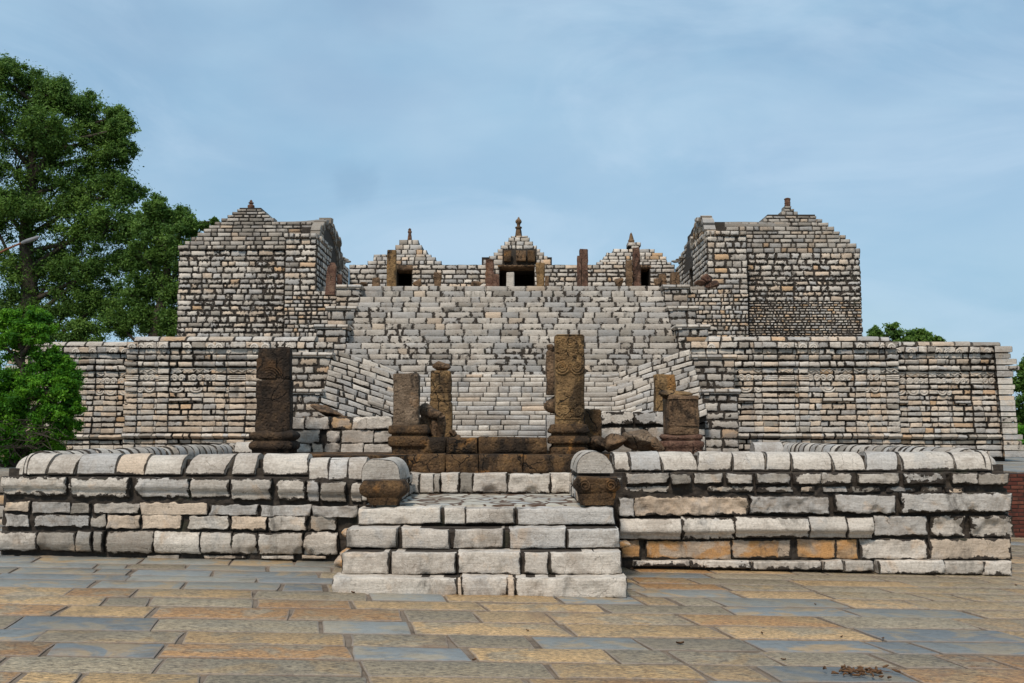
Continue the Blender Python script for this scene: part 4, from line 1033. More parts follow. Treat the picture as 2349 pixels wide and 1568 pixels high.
box(mb, -2.4, 2.4, 20.85, 22.3, TZ - .2, 1.42)
for sg in (-1, 1):
    x0_, x1_ = (-SX, -2.2) if sg < 0 else (2.2, SX)
    box(mb, x0_, x1_, 20.66, 21.6, TZ - .2, 1.72)
    wall_face(mb, (x0_, 20.66, 0), UX, -UY, x1_ - x0_, TZ - .05, 1.62, h=.16, L=.36, gap=.012, pal='pale', fray=.008, nu=6, nv=5)
o = mb.build('lower_flight', M['marble_clean'], ts, (0, 23, TZ)); o['label'] = 'lower steps whose corners have heaved up into slanting rows'
mb = MB(); box(mb, -5.6, 5.6, 26.42, 35.5, TZ, TOPZ - .006, dark=False)
mb.build('top_landing', M['marble_roof'], ts, (0, 23, TZ))

# ------------------------------------------------------------------ stepped piers
tiers = [(25.9, 654, 767), (25.2, 703, 748), (23.9, 745, 722), (21.9, 809, 662), (20.75, 893, 655)]
for sg, side in ((-1, 'left'), (1, 'right')):
    t = thing('stepped_pier', '%s stepped pier of marble blocks with moulded caps stepping down beside the staircase' % side, 'pier', (sg * 4.5, 23, TZ), 'stepped piers beside the staircase')
    zprev = 1.2
    for ti in range(5):
        D0, yt, xl = tiers[ti]
        zt = PZ(yt + (5 if (sg > 0 and ti == 3) else 0), D0); xo = (1174.5 - xl) * .000438 * D0
        back = tiers[ti - 1][0] + .03 if ti else 26.9
        zlow = (PZ(tiers[ti + 1][1], tiers[ti + 1][0]) - .1) if ti < 4 else TZ
        xi = SX
        X0, X1 = (-xo, -xi) if sg < 0 else (xi, xo)
        caph = .115
        mb = MB(); box(mb, X0 + .02, X1 - .02, D0 + .03, back + .3, zlow - .5, zt - caph - .005)
        bed(mb, (X0 + .02, D0 + .03, 0), UX, -UY, X1 - X0 - .04, zlow, zt - caph, .014, .02, .025)
        wall_face(mb, (X0, D0 + .03, 0), UX, -UY, X1 - X0, zlow, zt - caph, h=.17, L=.34, gap=.022, pal='marble', fray=.014, nu=6, nv=5, rough=.010, jit=.010, bev=.02)
        if sg < 0: wall_face(mb, (X1 - .02, D0, 0), UY, UX, back - D0, zlow - .5, zt - caph, h=.17, L=.26, gap=.03, pal='stair', fray=.018)
        else: wall_face(mb, (X0 + .02, back, 0), -UY, -UX, back - D0, zlow - .5, zt - caph, h=.17, L=.26, gap=.03, pal='stair', fray=.018)
        tier = mb.build('tier', M['marble_stair'], t, (sg * 4.5, 23, TZ))
        mb = MB(); ov = .055
        capp = pl_([0, .25, .28, .45, .5, 1], [-.05, -.05, -.02, -.02, .02, -.012])
        x = X0 - (ov if sg < 0 else 0) - 0; x = X0 - ov * (sg < 0) - ov * (sg > 0) ; xe = X1 + ov
        box(mb, X0 - .02, X1 + .02, D0 - .01, back, zt - caph + .01, zt - .012, dark=False, st=(.3, .4, .01))
        n_ = max(2, int(round((xe - x) / .33)))
        for k in range(n_):
            l = (xe - x) / n_
            stone(mb, (x + k * l + .006, D0, zt - caph), UX, UZ, -UY, l - .012, caph, ov, hue('pale'), None, .004, nu=6, nv=9, rough=.003, bev=.012, jit=.004, back=.1, light=True, prof=capp)
        L_ = back - D0 + ov; n_ = max(2, int(round(L_ / .33)))
        for k in range(n_):
            l = L_ / n_
            if sg < 0: stone(mb, (X1, D0 - ov + k * l + .006, zt - caph), UY, UZ, UX, l - .012, caph, ov, hue('pale'), None, .005, nu=6, nv=9, rough=.004, bev=.012, jit=.006, back=.1, light=True, prof=capp)
            else: stone(mb, (X0, back - k * l - .006, zt - caph), -UY, UZ, -UX, l - .012, caph, ov, hue('pale'), None, .005, nu=6, nv=9, rough=.004, bev=.012, jit=.006, back=.1, light=True, prof=capp)
        mb.build('cap', M['marble_clean'], tier, (sg * 4.5, 23, TZ))

# ------------------------------------------------------------------ great side walls
def yw(c): return 734 + .3646 * c
wrows = [(103, 136, 'cop'), (138, 181, 'arc'), (182, 219, 'plain'), (220, 257, 'mould'), (262, 298, 'round'), (300, 342, 'zig'), (345, 387, 'vol'), (388, 419, 'cush'), (421, 456, 'bowl'),
         (458, 491, 'plain'), (492, 526, 'plain'), (527, 566, 'plain'), (567, 598, 'plain'), (600, 636, 'plain'), (638, 671, 'plain'), (672, 710, 'big'), (712, 750, 'plinth'), (752, 781, 'plain'), (783, 818, 'big'), (820, 866, 'big')]
def xR(c): return 1492.6 + .3646 * c
pan_mid = [(490, 650, 0), (650, 700, .06), (700, 790, .10), (790, 800, .02), (800, 900, .09), (900, 930, .02), (930, 985, .10), (985, 1060, .04), (1060, 1280, .0), (1285, 1345, .12), (1345, 1370, .03), (1370, 1440, .05), (1440, 1480, .03), (1480, 1550, .12)]
pan_out = [(1550, 1600, .0), (1600, 1680, .05), (1680, 1740, .0), (1745, 1785, .09), (1785, 1850, .06), (1850, 1880, .02), (1880, 2000, .0), (2008, 2065, .11), (2065, 2160, .04), (2165, 2242, .12)]
prof_round = lambda T: .038 * np.sqrt(np.clip(1 - (2 * T - 1) ** 2, 0, 1))
prof_mould = pl_([0, .2, .25, .5, .55, 1], [-.01, -.01, .018, .022, .04, .03])
prof_cush = lambda T: .045 * np.sqrt(np.clip(1 - (2 * T - 1) ** 2, 0, 1)) - .01
prof_pl = pl_([0, .15, .2, .4, .45, 1], [.0, .0, .04, .05, .10, .02])
def carve_ring(mb, X, Y, Z, r, full=False, inner=True, n=14, tr=.022):
    a = np.linspace(0 if not full else 0, pi if not full else 2 * pi, n)
    tube(mb, np.stack([X + r * np.cos(a), np.full(n, Y), Z + r * np.sin(a)], -1), tr, 6)
    if inner: tube(mb, np.stack([X + .45 * r * np.cos(a), np.full(n, Y), Z + .45 * r * np.sin(a)], -1), tr * .8, 6)
def carve_spiral(mb, X, Y, Z, r, s):
    a = np.linspace(0, 3.2 * pi, 22); rr = r * (1 - .8 * a / a[-1])
    tube(mb, np.stack([X + s * rr * np.cos(a), np.full(22, Y), Z + rr * np.sin(a)], -1), .019, 6)

for sg, side in ((1, 'right'), (-1, 'left')):
    org = (sg * 7, 22.5, TZ)
    t = thing('carved_podium_wall', '%s carved podium wall of cream and grey marble with mouldings and pilasters, under the %s tower' % (side, side), 'wall', org, 'carved podium walls')
    mb = MB(); cv = MB(); cp = MB()
    for pans, D0, dy in ((pan_mid, 22.35, 0), (pan_out, 22.6, 10)):
        for ri, (c0, c1, kd) in enumerate(wrows):
            sc_ = 1.0 if dy == 0 else (866 - 138) / (866 - 103.)
            f0 = lambda c: c if dy == 0 else 866 - (866 - c) * .958
            zt_, zb_ = PZ(yw(f0(c0)), D0), PZ(yw(f0(c1 + 1.5)), D0)
            bat = .30 * (max(0, (3.2 - zb_)) / 3.0) ** 1.6 * .5
            for (pa, pb, pd) in pans:
                a, b = xR(pa), xR(pb)
                Xa, Xb = (a - 1174.5) * .000438 * D0, (b - 1174.5) * .000438 * D0
                if dy and pb > 2200: Xb += .06 * (TZ + 3 - zb_) * .35
                if dy: Xa += .03 * (3.2 - zb_) ; Xb += .03 * (3.2 - zb_)
                if dy and pa == 1550: Xa -= .15
                if dy == 0 and pa == 490: Xa = 4.05
                if kd == 'cop': continue
                pd_ = pd * .5; dd = .04 + pd_ * (.7 if kd in ('plain', 'big') else 1.0) + bat
                prof = None; fr = .011 if ri < 12 else .006; pal = 'cream' if ri > 4 else 'marble'; L = .27; gp = .009
                if kd == 'mould': prof = prof_mould; dd += .02; pal = 'marble'
                if kd == 'arc': dd += .06; pal = 'marble'
                if kd == 'round': prof = prof_round; dd += .05; pal = 'marble'
                if kd == 'cush' and pd >= .05: prof = prof_cush; fr = .008
                if kd == 'plinth': prof = prof_pl; dd += .03 - pd * .5; pal = 'marble'; fr = .006
                if kd == 'big': L = .5; fr = .006; pal = 'cream' if ri < 18 else 'marble'; dd += .01; gp = .008
                if ri in (13, 14) : fr = .009; L = .36
                if Xb - Xa < .45 and pd > .04: L = .6
                Xa -= .03 + rng.uniform(-.02, .02); Xb += .03 + rng.uniform(-.02, .02); XA, U0 = (Xa, UX) if sg > 0 else (-Xb, UX)
                if kd not in ('round', 'mould', 'plinth'): bed(mb, (XA + .01, D0 + .04, 0), UX, -UY, Xb - Xa - .02, zb_ + .004, zt_ - .004, dd - .026, .018, .035, 9.)
                course(mb, (XA, D0 + .04, 0), UX, -UY, 0, Xb - Xa, zb_, zt_, L=L, gap=gp, pal=pal, d=dd, dj=.018, fray=fr, nu=7, nv=7 if prof else 6, rough=.011, bev=.014, jit=.010, ragged=.010, back=.02, prof=prof)
                Yf = D0 + .04 - dd - .004; xm = sg * (Xa + Xb) / 2; W_ = Xb - Xa; zm = (zb_ + zt_) / 2; hh = zt_ - zb_
                if kd == 'arc' and W_ > .15:
                    for k in range(max(1, int(W_ / .55))):
                        if rng.random() < .75: carve_ring(cv, xm + (k - (max(1, int(W_ / .55)) - 1) / 2) * .5 + rng.uniform(-.03, .03), Yf + .004, zb_ + .015, hh * .46, tr=.026)
                if kd == 'plain' and ri == 2 and rng.random() < .3: carve_spiral(cv, xm, Yf, zm, hh * .38, 1); 
                if kd == 'zig' and W_ > .1:
                    n_ = max(3, int(W_ * .8 / .06)); xx = np.linspace(xm - W_ * .42, xm + W_ * .42, n_)
                    tube(cv, np.stack([xx, np.full(n_, Yf), zm + .03 * (-1) ** np.arange(n_)], -1), .013, 5)
                    tube(cv, [(xm - W_ * .44, Yf, zt_ - .03), (xm + W_ * .44, Yf, zt_ - .03)], .012, 6)
                if kd == 'vol' and W_ > .12:
                    r_ = min(hh * .48, W_ * .22)
                    if pd >= .09:
                        for k in range(3): tube(cv, [(xm - W_ * .44, Yf, zb_ + hh * (.25 + .25 * k)), (xm + W_ * .44, Yf, zb_ + hh * (.25 + .25 * k))], .014, 6)
                    else:
                        n_ = max(1, int(W_ / .4))
                        for k in range(n_):
                            xk = xm + (k - (n_ - 1) / 2) * W_ / n_
                            carve_spiral(cv, xk - r_, Yf, zm, r_, -1); carve_spiral(cv, xk + r_, Yf, zm, r_, 1)
                if kd == 'bowl' and W_ > .12:
                    n_ = max(1, int(W_ / .42))
                    for k in range(n_):
                        xk = xm + (k - (n_ - 1) / 2) * W_ / n_
                        if pd >= .09:
                            for m_ in range(2): tube(cv, [(xm - W_ * .44, Yf, zb_ + hh * (.35 + .3 * m_)), (xm + W_ * .44, Yf, zb_ + hh * (.35 + .3 * m_))], .016, 6)
                        elif rng.random() < .7:
                            a = np.linspace(pi, 2 * pi, 12); r_ = min(.15, W_ * .35)
                            for f_ in (1., .5): tube(cv, np.stack([xk + f_ * r_ * np.cos(a), np.full(12, Yf), zt_ - .03 + f_ * hh * .7 * np.sin(a)], -1), .022, 6)
                if kd == 'plain' and ri == 10 and pd < .03 and W_ > .4:
                    course(mb, (xm - W_ / 2, D0 + .04, 0), UX, -UY, .05, W_ - .05, zb_ + .04, zt_, L=.35, d=dd + .07, pal='pale', fray=.004, nu=5, nv=5)
        # coping
        zc0, zc1 = PZ(yw(f0(136)), D0), PZ(yw(f0(103)), D0)
        Xa = (xR(pans[0][0]) - 1174.5) * .000438 * D0 - (.45 if dy == 0 else .15); Xb = (xR(pans[-1][1]) - 1174.5) * .000438 * D0 - (.0 if dy == 0 else .1)
        if dy == 0: Xb -= .12
        a_, b_ = (Xa, Xb) if sg > 0 else (-Xb, -Xa)
        coping_run(cp, (a_, D0 + .18, zc0), (b_, D0 + .18, zc0), .42, (zc1 - zc0) * 1.0, L=.42, gap=.022, pal='marble', fray=.010, na=11, nl=5, slant=.03)
        box(cp, a_ + .1, b_ - .1, D0 + .04, D0 + .34, zc0 - .02, zc0 + .09)
        box(mb, a_, b_ + (.0), D0 + .045, 24.3, TZ - .2, zc0 + .01)
    # returns of the outer end
    Xe = (xR(2242) - 1174.5) * .000438 * 22.6
    for ri, (c0, c1, kd) in enumerate(wrows):
        if kd == 'cop': continue
        f0_ = lambda c: 866 - (866 - c) * .958
        zt_, zb_ = PZ(yw(f0_(c0)), 22.6), PZ(yw(f0_(c1 + 1.5)), 22.6)
        xo = Xe + .03 * (3.2 - zb_) + .021 * (TZ + 3 - zb_)
        ex = {'mould': .12, 'arc': .06, 'round': .14, 'plinth': .10, 'cush': .03, 'zig': .03}.get(kd, 0) + (.12 if kd == 'big' and ri >= 18 else 0) + (.08 if ri == 17 else 0)
        st_ = dict(L=.3, pal='marble', fray=.017, nu=7, nv=6, ragged=.014, back=.3, light=True, prof=prof_round if kd == 'round' else None)
        if sg > 0:
            course(mb, (xo - .05, 22.38, 0), UY, UX, 0, 1.9, zb_, zt_, d=.05 + ex, **st_)
            box(mb, xo - .5, xo + ex - .01, 22.63, 24.3, zb_ + .005, zt_ - .005, dark=True)
            stone(mb, (xo - .1, 22.64, zb_ + .005), UX, UZ, -UY, .1 + ex, zt_ - zb_ - .012, .2 + ex * .3 + rng.uniform(-.03, .02), hue('marble'), None, .016, nu=8, nv=7, rough=.014, ragged=.02, chips=2, back=.03, light=True, prof=st_['prof'])
        else:
            course(mb, (-xo + .05, 24.28, 0), -UY, -UX, 0, 1.9, zb_, zt_, d=.05 + ex, **st_)
            box(mb, -xo - ex + .01, -xo + .5, 22.63, 24.3, zb_ + .005, zt_ - .005, dark=True)
    mb.build('stonework', M['marble_wall'], t, org)
    cv.build('carvings', M['marble_wall'], t, org)
    cp.build('coping', M['marble_clean'], t, org)

# ------------------------------------------------------------------ towers
def finial(par, x, ytop, ybot, D, wpx, kind, mat, zlift=0.):
    zt_, zb_ = PZ(ytop, D), PZ(ybot, D) - .04; w = wpx * .000438 * D / 2; X_ = PX(x, D, (ytop + ybot) / 2); h = zt_ - zb_
    K = {'pot': [(0, .8), (.1, .85), (.3, 1.), (.45, .95), (.55, .5), (.6, .4), (.65, .75), (.72, .7), (.78, .35), (.85, .42), (.92, .3), (1, .05)],
         'stack': [(0, .9), (.2, .85), (.25, .95), (.35, .9), (.4, .8), (.45, .98), (.55, .9), (.58, .82), (.65, .92), (.75, .9), (.78, .8), (.82, 1.05), (.88, 1.), (.95, .6), (1, .15)],
         'tall': [(0, 1.0), (.28, .85), (.42, .72), (.44, 1.), (.5, .95), (.54, .45), (.6, .5), (.66, .55), (.72, .85), (.8, .88), (.87, .6), (.9, .35), (.95, .3), (1, .05)],
         'slim': [(0, 1.), (.3, .8), (.55, .6), (.6, .55), (.66, .8), (.75, .85), (.85, .5), (.88, .65), (.95, .5), (1, .1)],
         'cone': [(0, .7), (.1, .95), (.35, 1.), (.42, .7), (.5, .72), (.75, .5), (.9, .35), (1, .1)]}[kind]
    mb = MB(); loft(mb, [(zb_ + a * h, b * w) for a, b in K], X_, D, round_=True, n=5, rough=.006, sub=False, rsc=12)
    return mb.build('finial', M[mat], par, world_loc(par))

# description in photo measurements (left tower)
def lx(c): return 367 + .23436 * c
def ly(c): return 428.2 + .23436 * c
def rx(c): return 1529.2 + .23436 * c
K = 1.116
HW = 4.62 * K
BK = 28.45 * K
for sg, side in ((-1, 'left'), (1, 'right')):
    fx = lx if sg < 0 else rx
    org = (sg * 6.5, 25, 3.7)
    t = thing('shrine_tower', ('left tower of rough marble masonry with a stepped roof and a barrel roofed wing' if sg < 0 else
                               'right tower of rough marble masonry, small rubble stones in its lower wall'), 'tower', org, 'corner towers')
    DA, DB = 23.85 * K, 23.3 * K
    z_b = 3.3
    XO = abs(PX(lx(168) if sg < 0 else rx(1910), DA, 700))
    XM = abs(PX(lx(1215) if sg < 0 else rx(800), DA, 700))
    XMB = abs(PX(lx(1215) if sg < 0 else rx(800), DB, 700))
    z_e = PZ(ly(625) if sg < 0 else ly(650), DA)
    z_cB = PZ(ly(510) if sg < 0 else ly(485), DB)
    mb = MB()
    span = lambda a, b: (min(sg * a, sg * b), max(sg * a, sg * b))
    # cores
    x0, x1 = span(XM - .2, XO - .03); box(mb, x0, x1, DA + .03, 27.4 * K, z_b, z_e + .02)
    x0, x1 = span(HW + .03, XMB + .0); box(mb, x0, x1, DB + .03, 25.2 * K, z_b, z_cB - .01)
    x0, x1 = span(HW + .33, XMB + .2); box(mb, x0, x1, 24.8 * K, 27. * K, z_b, z_cB - .05)
    x0, x1 = span(HW + .15, XMB + .2); box(mb, x0, x1, 26.2 * K, BK + .3, TOPZ - 1, PZ(612, 28.5 * K) - .05)
    # main face A
    x0, x1 = span(XM, XO); bed(mb, (x0 + .03, DA + .03, 0), UX, -UY, x1 - x0 - .06, z_b, z_e, .010, .026, .028, 9.)
    zs = rows_between(z_b, z_e, .147)
    for a, b in zip(zs[:-1], zs[1:]):
        low = sg > 0 and b < PZ(ly(1090), DA)
        if low:
            for q_ in ((a, (a + b) / 2), ((a + b) / 2, b)): course(mb, (x0, DA + .03, 0), UX, -UY, 0, x1 - x0, *q_, L=.125, gap=.018, pal='rubble', fray=.007, nu=5, nv=4, rough=.008, bev=.018, jit=.008)
        else: course(mb, (x0, DA + .03, 0), UX, -UY, 0, x1 - x0, a, b, L=.28, gap=.024, pal='marble' if rng.random() < .5 else 'wall', fray=.020, nu=5, nv=4, rough=.012, bev=.02, jit=.014)
    # outer side
    XS = sg * (XO - .03)
    wall_face(mb, (XS, DA, 0) if sg > 0 else (XS, 27.4 * K, 0), UY if sg > 0 else -UY, UX * sg, 3.5 * K, z_b, z_e, h=.147, L=.3, gap=.026, pal='wall', fray=.016)
    # wing face B
    x0, x1 = span(HW, XMB)
    zmid = PZ(668 if sg < 0 else 664, DB)
    zs = rows_between(z_b, zmid, .112); 
    for a, b in zip(zs[:-1], zs[1:]):
        xx0, xx1 = span(HW - .62 * K, XMB)
        course(mb, (xx0, DB + .03, 0), UX, -UY, 0, xx1 - xx0, a, b, L=.17, gap=.016, pal='rubble', fray=.010, nu=5, nv=4, rough=.006, bev=.016)
    xx0, xx1 = span(HW - .62 * K, HW + .1); box(mb, xx0, xx1, DB + .035, 27.5, z_b, zmid - .01)
    bed(mb, (x0 + .03, DB + .03, 0), UX, -UY, x1 - x0 - .06, z_b, z_cB, .012, .022, .028, 9.)
    zs = rows_between(zmid, z_cB, .153)
    for a, b in zip(zs[:-1], zs[1:]): course(mb, (x0, DB + .03, 0), UX, -UY, 0, x1 - x0, a, b, L=.30, gap=.022, pal='wall', fray=.013, nu=5, nv=4, rough=.009, bev=.02, jit=.008)
    # inner side faces
    IU = UY if sg < 0 else -UY; IN = UX if sg < 0 else -UX
    def side_face(off, ya, yb, za, zb, **k):
        P_ = (sg * (HW + .03 + off), ya if sg < 0 else yb, 0)
        wall_face(mb, P_, IU, IN, yb - ya, za, zb, h=.153, L=.27, gap=.024, pal='stair', fray=.014, nu=5, nv=4, **k)
    side_face(0, DB, 25.15 * K, zmid - .3, z_cB)
    side_face(.3, 25.15 * K, 26.2 * K, zmid - .3, z_cB - .05, d=.04)
    side_face(.12, 26.2 * K, BK, zmid - .3, PZ(612, 28.5 * K) - .05)
    for yy_ in (25.15 * K, 26.2 * K):
        pass
    mb.build('wall', M['marble_tower'], t, org)
    # cornices
    mb = MB()
    zc = PZ(ly(462) if sg < 0 else ly(437), DB)
    for k in range(3 if sg < 0 else 3):
        pass
    course(mb, (x0 - .03, DB + .02, 0), UX, -UY, 0, x1 - x0 + .03, z_cB, zc, L=.2, gap=.02, pal='marble', fray=.006, d=.09, nu=5, nv=5, bev=.025, light=True, back=.2)
    P_ = (sg * (HW + .02), DB - .05 if sg < 0 else 25.2 * K, 0); course(mb, P_, IU, IN, 0, 1.9 * K, z_cB, zc, L=.2, gap=.02, pal='marble', fray=.008, d=.07, dj=.03, nu=5, nv=5, bev=.025, light=True, back=.2)
    xx0, xx1 = span(HW + .05, XMB); box(mb, xx0, xx1, DB + .05, 25.2 * K, z_cB - .01, zc - .02)
    xo0, xo1 = span(XM, XO)
    if sg < 0: course(mb, (xo0 - .02, DA + .02, 0), UX, -UY, 0, xo1 - xo0 + .05, z_e, PZ(ly(580), DA), L=.24, gap=.02, pal='roof', fray=.006, d=.09, dj=.02, nu=5, nv=5, bev=.025, light=True, back=.2)
    mb.build('cornice', M['marble_tower'], t, org)
    # stepped roof
    mb = MB()
    if sg < 0:
        steps_ = [(625, 580, 175), (580, 537, 240), (537, 495, 305), (495, 452, 365), (452, 415, 425), (415, 382, 480), (382, 348, 537), (348, 310, 598), (310, 280, 655), (280, 248, 705), (248, 222, 755)]
        xr = lambda y_: 1650 if y_ >= 335 else 980 + (1120 - 980) * (y_ - 218) / (330 - 218.)
    else:
        steps_ = [(655, 605, 1897), (605, 557, 1860), (557, 515, 1800), (515, 475, 1755), (475, 440, 1697), (440, 393, 1640), (393, 353, 1585), (353, 318, 1525), (318, 288, 1465)]
        xr = lambda y_: 400 if y_ > 362 else 985 - (985 - 915) * (y_ - 290) / (360 - 290.)
    n_ = len(steps_)
    for i, (yb_, yt_, xl_) in enumerate(steps_):
        D_ = DA + (.95 * K * i / n_ if i else 0)
        zb_, zt_ = PZ(ly(yb_), D_), PZ(ly(yt_), D_)
        xi_ = xr((yb_ + yt_) / 2)
        a = abs(PX(fx(xl_), D_, ly(yb_))); b = abs(PX(fx(xi_), D_, ly(yb_)))
        y_mid = (yb_ + yt_) / 2
        wing = b < 5.6 * K
        if wing: b = HW + .06 + (.0)
        x0, x1 = span(b, a)
        dback = 2 * 25.4 * K - D_
        if wing:
            xw0, xw1 = span(XM - .5, a); box(mb, xw0 + (.03 if sg < 0 else .0), xw1 - (.03 if sg > 0 else 0), D_ + .03, dback, zb_ - .03, zt_ - .004)
            xw0, xw1 = span(b + .03, XM); box(mb, xw0, xw1, D_ + .06, min(dback, 27. * K), zb_ - .03, zt_ - .006)
        else: box(mb, x0 + .02, x1 - .02, D_ + .03, dback, zb_ - .03, zt_ - .004)
        if i or sg > 0:
            course(mb, (x0, D_ + .03, 0), UX, -UY, 0, x1 - x0, zb_, zt_, L=.27, gap=.014, pal='roof' if sg < 0 else 'wall', fray=.006, nu=5, nv=4, d=.045, dj=.008, rough=.005, bev=.014, back=.3, light=True)
        xs_ = sg * (a - .03); LL = dback - D_
        course(mb, (xs_, D_, 0) if sg > 0 else (xs_, dback, 0), UY if sg > 0 else -UY, UX * sg, 0, LL, zb_, zt_, L=.3, pal='roof', fray=.006, d=.03, light=True, back=.3)
    zap = zt_
    # cap sheets
    a = abs(PX(fx(780 if sg < 0 else 1450), D_, ly(215))); b = abs(PX(fx(990 if sg < 0 else 985), D_, ly(215)))
    x0, x1 = span(a, b); box(mb, min(x0, x1), max(x0, x1), D_ - .01, 2 * 25.4 * K - D_, zap - .005, zap + .035)
    if sg > 0:
        for (ya_, yb_, xa_, xb_) in ((275, 245, 1120, 1285), (247, 218, 1150, 1250), (220, 190, 1155, 1222)):
            D2 = 25.0 * K; za_, zb2 = PZ(ly(ya_), D2) - (.1 if ya_ == 275 else 0), PZ(ly(yb_), D2); xa_, xb_ = PX(rx(xa_), D2, ly(ya_)), PX(rx(xb_), D2, ly(ya_))
            box(mb, xa_ + .02, xb_ - .02, D2 + .03, D2 + .4, za_, zb2 - .005)
            course(mb, (xa_, D2 + .03, 0), UX, -UY, 0, xb_ - xa_, za_, zb2, L=.2, gap=.01, pal='roof', fray=.005, light=True, back=.3)
    mb.build('stepped_roof', M['marble_roof'], t, org)
    # barrel vault of the wing
    mb = MB()
    yc_, za_ = 25.2 * K if sg < 0 else 27.2, PZ(ly(460 if sg < 0 else 437), DB) - .06
    zap2 = PZ(ly(334) if sg < 0 else ly(363), 25.1 * K)
    rr = 1.62 * K if sg < 0 else 1.12; rh = zap2 - za_
    rv = .86; zv = PZ(ly(384 if sg < 0 else 400), DA + .75)
    m_ = 26; a = np.linspace(0, pi, m_); xa, xb = HW + .10, 6.9 * K
    gx = np.linspace(xa, xb, 12)
    A_, G_ = np.meshgrid(a, gx, indexing='ij')
    Zs = zv + (zap2 - zv) * np.sin(A_) ** .8 + .02 * vnoise(np.stack([A_ * 3, G_ * 2, A_ * 0], -1), 1.3, 5) - (.07 * np.sin(pi * (G_ - xa) / (xb - xa)) if sg < 0 else 0)
    Ys = 25.2 * K - rv * np.cos(A_)
    V = np.stack([sg * G_, Ys, Zs], -1); q = gridfaces(m_, 12)[0]
    mb.add(V, [q if sg < 0 else q[:, ::-1]], (.97, .2, .004))
    mb.build('vault_roof', M['marble_roof'], t, org)
    # arched gable rim facing the court
    mb = MB(); nst = 15
    for k in range(nst):
        a0, a1 = pi * k / nst, pi * (k + 1) / nst
        for (r0, r1, xf, dd) in ((.89, 1.0, HW - .0, .12), (.74, .90, HW + .10, .04)):
            am = (a0 + a1) / 2; c_ = np.array([0, yc_ - (r0 + r1) / 2 * rr * cos(am), za_ - .25 + (rh + .25) * (r0 + r1) / 2 * sin(am) ** .9])
            tv = unit(np.array([0, rr * sin(am), (rh + .3) * cos(am) * .9])); nvv = unit(np.cross(tv, IN)) 
            w_ = pi / nst * (rr + rh) / 2 * (r0 + r1) / 2 * 1.12; h_ = (r1 - r0) * (rr + rh) / 2
            Us, Vs = (tv, np.cross(IN, tv))
            c_ = c_ + np.array([0, rng.uniform(-.04, .04), rng.uniform(-.05, .03)]); dd += rng.uniform(-.05, .06)
            P_ = c_ + np.array([sg * (HW + .10), 0, 0]) - Us * w_ / 2 - Vs * h_ / 2
            stone(mb, P_, Us, Vs, IN, w_ - .015, h_, dd, hue('roof' if sg < 0 else 'wall'), None, .008, nu=5, nv=4, rough=.012, bev=.02, jit=.01, back=.18, light=True)
    # tympanum with mouldings
    for k in range(7):
        z_0 = za_ - .3 + k * .18; half = rr * .8 * math.sqrt(max(.05, 1 - (max(0, z_0 + .18 - za_) / (rh * .95)) ** 2))
        if z_0 + .2 > za_ - .25 + (rh + .25) * .86: break
        P_ = (sg * (HW + .18), yc_ - half if sg < 0 else yc_ + half, 0)
        course(mb, P_, IU, IN, 0, 2 * half, z_0, z_0 + .17, L=.35, pal='roof', d=.04 + .03 * (k % 2), fray=.008)
        bx0, bx1 = span(HW + .19, HW + .6); box(mb, bx0, bx1, yc_ - half + .02, yc_ + half - .02, z_0, z_0 + .175)
    # small projecting stones on the stepped side wall
    for (dy_, z_) in ((30., 0), (31.1, 0), (30.5, 0)):
        boulder(mb, sg * (HW + .02), dy_, PZ(605, dy_) + .05 + .1 * (31.2 - dy_), .14, .09, .05, int(dy_ * 10), st=(.97, .2, 0), sub=12)
    zz = PZ(612, 28.5 * K) - .05
    for k in range(3):
        bx0, bx1 = span(HW + .15, HW + .5); y1_ = 27.9 * K - k * .5
        box(mb, bx0, bx1, 26.2 * K, y1_, zz + k * .14 - .01, zz + (k + 1) * .14 - .01)
        P_ = (sg * (HW + .15), 26.2 * K if sg < 0 else y1_, 0); course(mb, P_, IU, IN, 0, y1_ - 26.2 * K, zz + k * .14, zz + (k + 1) * .14, L=.28, pal='stair', d=.05, light=True, back=.2, fray=.008)
    mb.build('arched_gable', M['marble_roof'], t, org)
    if sg < 0: finial(t, lx(892), ly(130), ly(220), 25.2 * K, 16.5, 'pot', 'sand_red')
    else:
        finial(t, rx(1182), ly(110), ly(198), 25.2 * K, 15, 'stack', 'sand_red'); finial(t, rx(360), ly(322), ly(366), 25.2 * K, 7, 'stack', 'sand_red')

# ------------------------------------------------------------------ court wall with three shrines
def bx(c): return 764.6 + .3515 * c
def by(c): return 489.4 + .3515 * c
DS = 31.8
ZW = PZ(by(336), DS)
doors = [(412, 512, 372), (1085, 1312, 350), (2008, 2066, 360)]
shr = [('left', 'back shrine at the left, narrow dark doorway under a stepped roof with one sloping side', [(175, 207, 428, 556), (207, 240, 402, 580), (240, 270, 352, 612), (270, 288, 262, 640), (288, 312, 258, 668), (312, 340, 222, 705)], (499, 100, 176, 11.5, 'slim', 'sand_red')),
       ('centre', 'middle back shrine, widest doorway with a brown lintel and relief panels in its stepped gable', [(148, 160, 1156, 1270), (160, 186, 1142, 1282), (186, 211, 1115, 1306), (211, 235, 1092, 1330), (235, 256, 1070, 1352), (256, 279, 1047, 1376), (279, 304, 1013, 1398), (304, 336, 976, 1421)], (1209, 25, 150, 16.5, 'tall', 'sand_brown')),
       ('right', 'back shrine at the right, low stepped roof topped by stacked stones and a squat finial', [(190, 212, 1920, 2008), (212, 234, 1942, 1996), (234, 258, 1826, 2098), (258, 282, 1782, 2150), (282, 304, 1762, 2176), (304, 320, 1740, 2180), (320, 338, 1718, 2208)], (1944, 130, 194, 15, 'cone', 'sand_brown'))]
org = (0, DS, TOPZ)
t = thing('court_wall', 'back wall of pale marble courses linking the three small shrines above the stairs', 'wall', org)
mb = MB()
Xl, Xr = -HW - .1, HW + .1
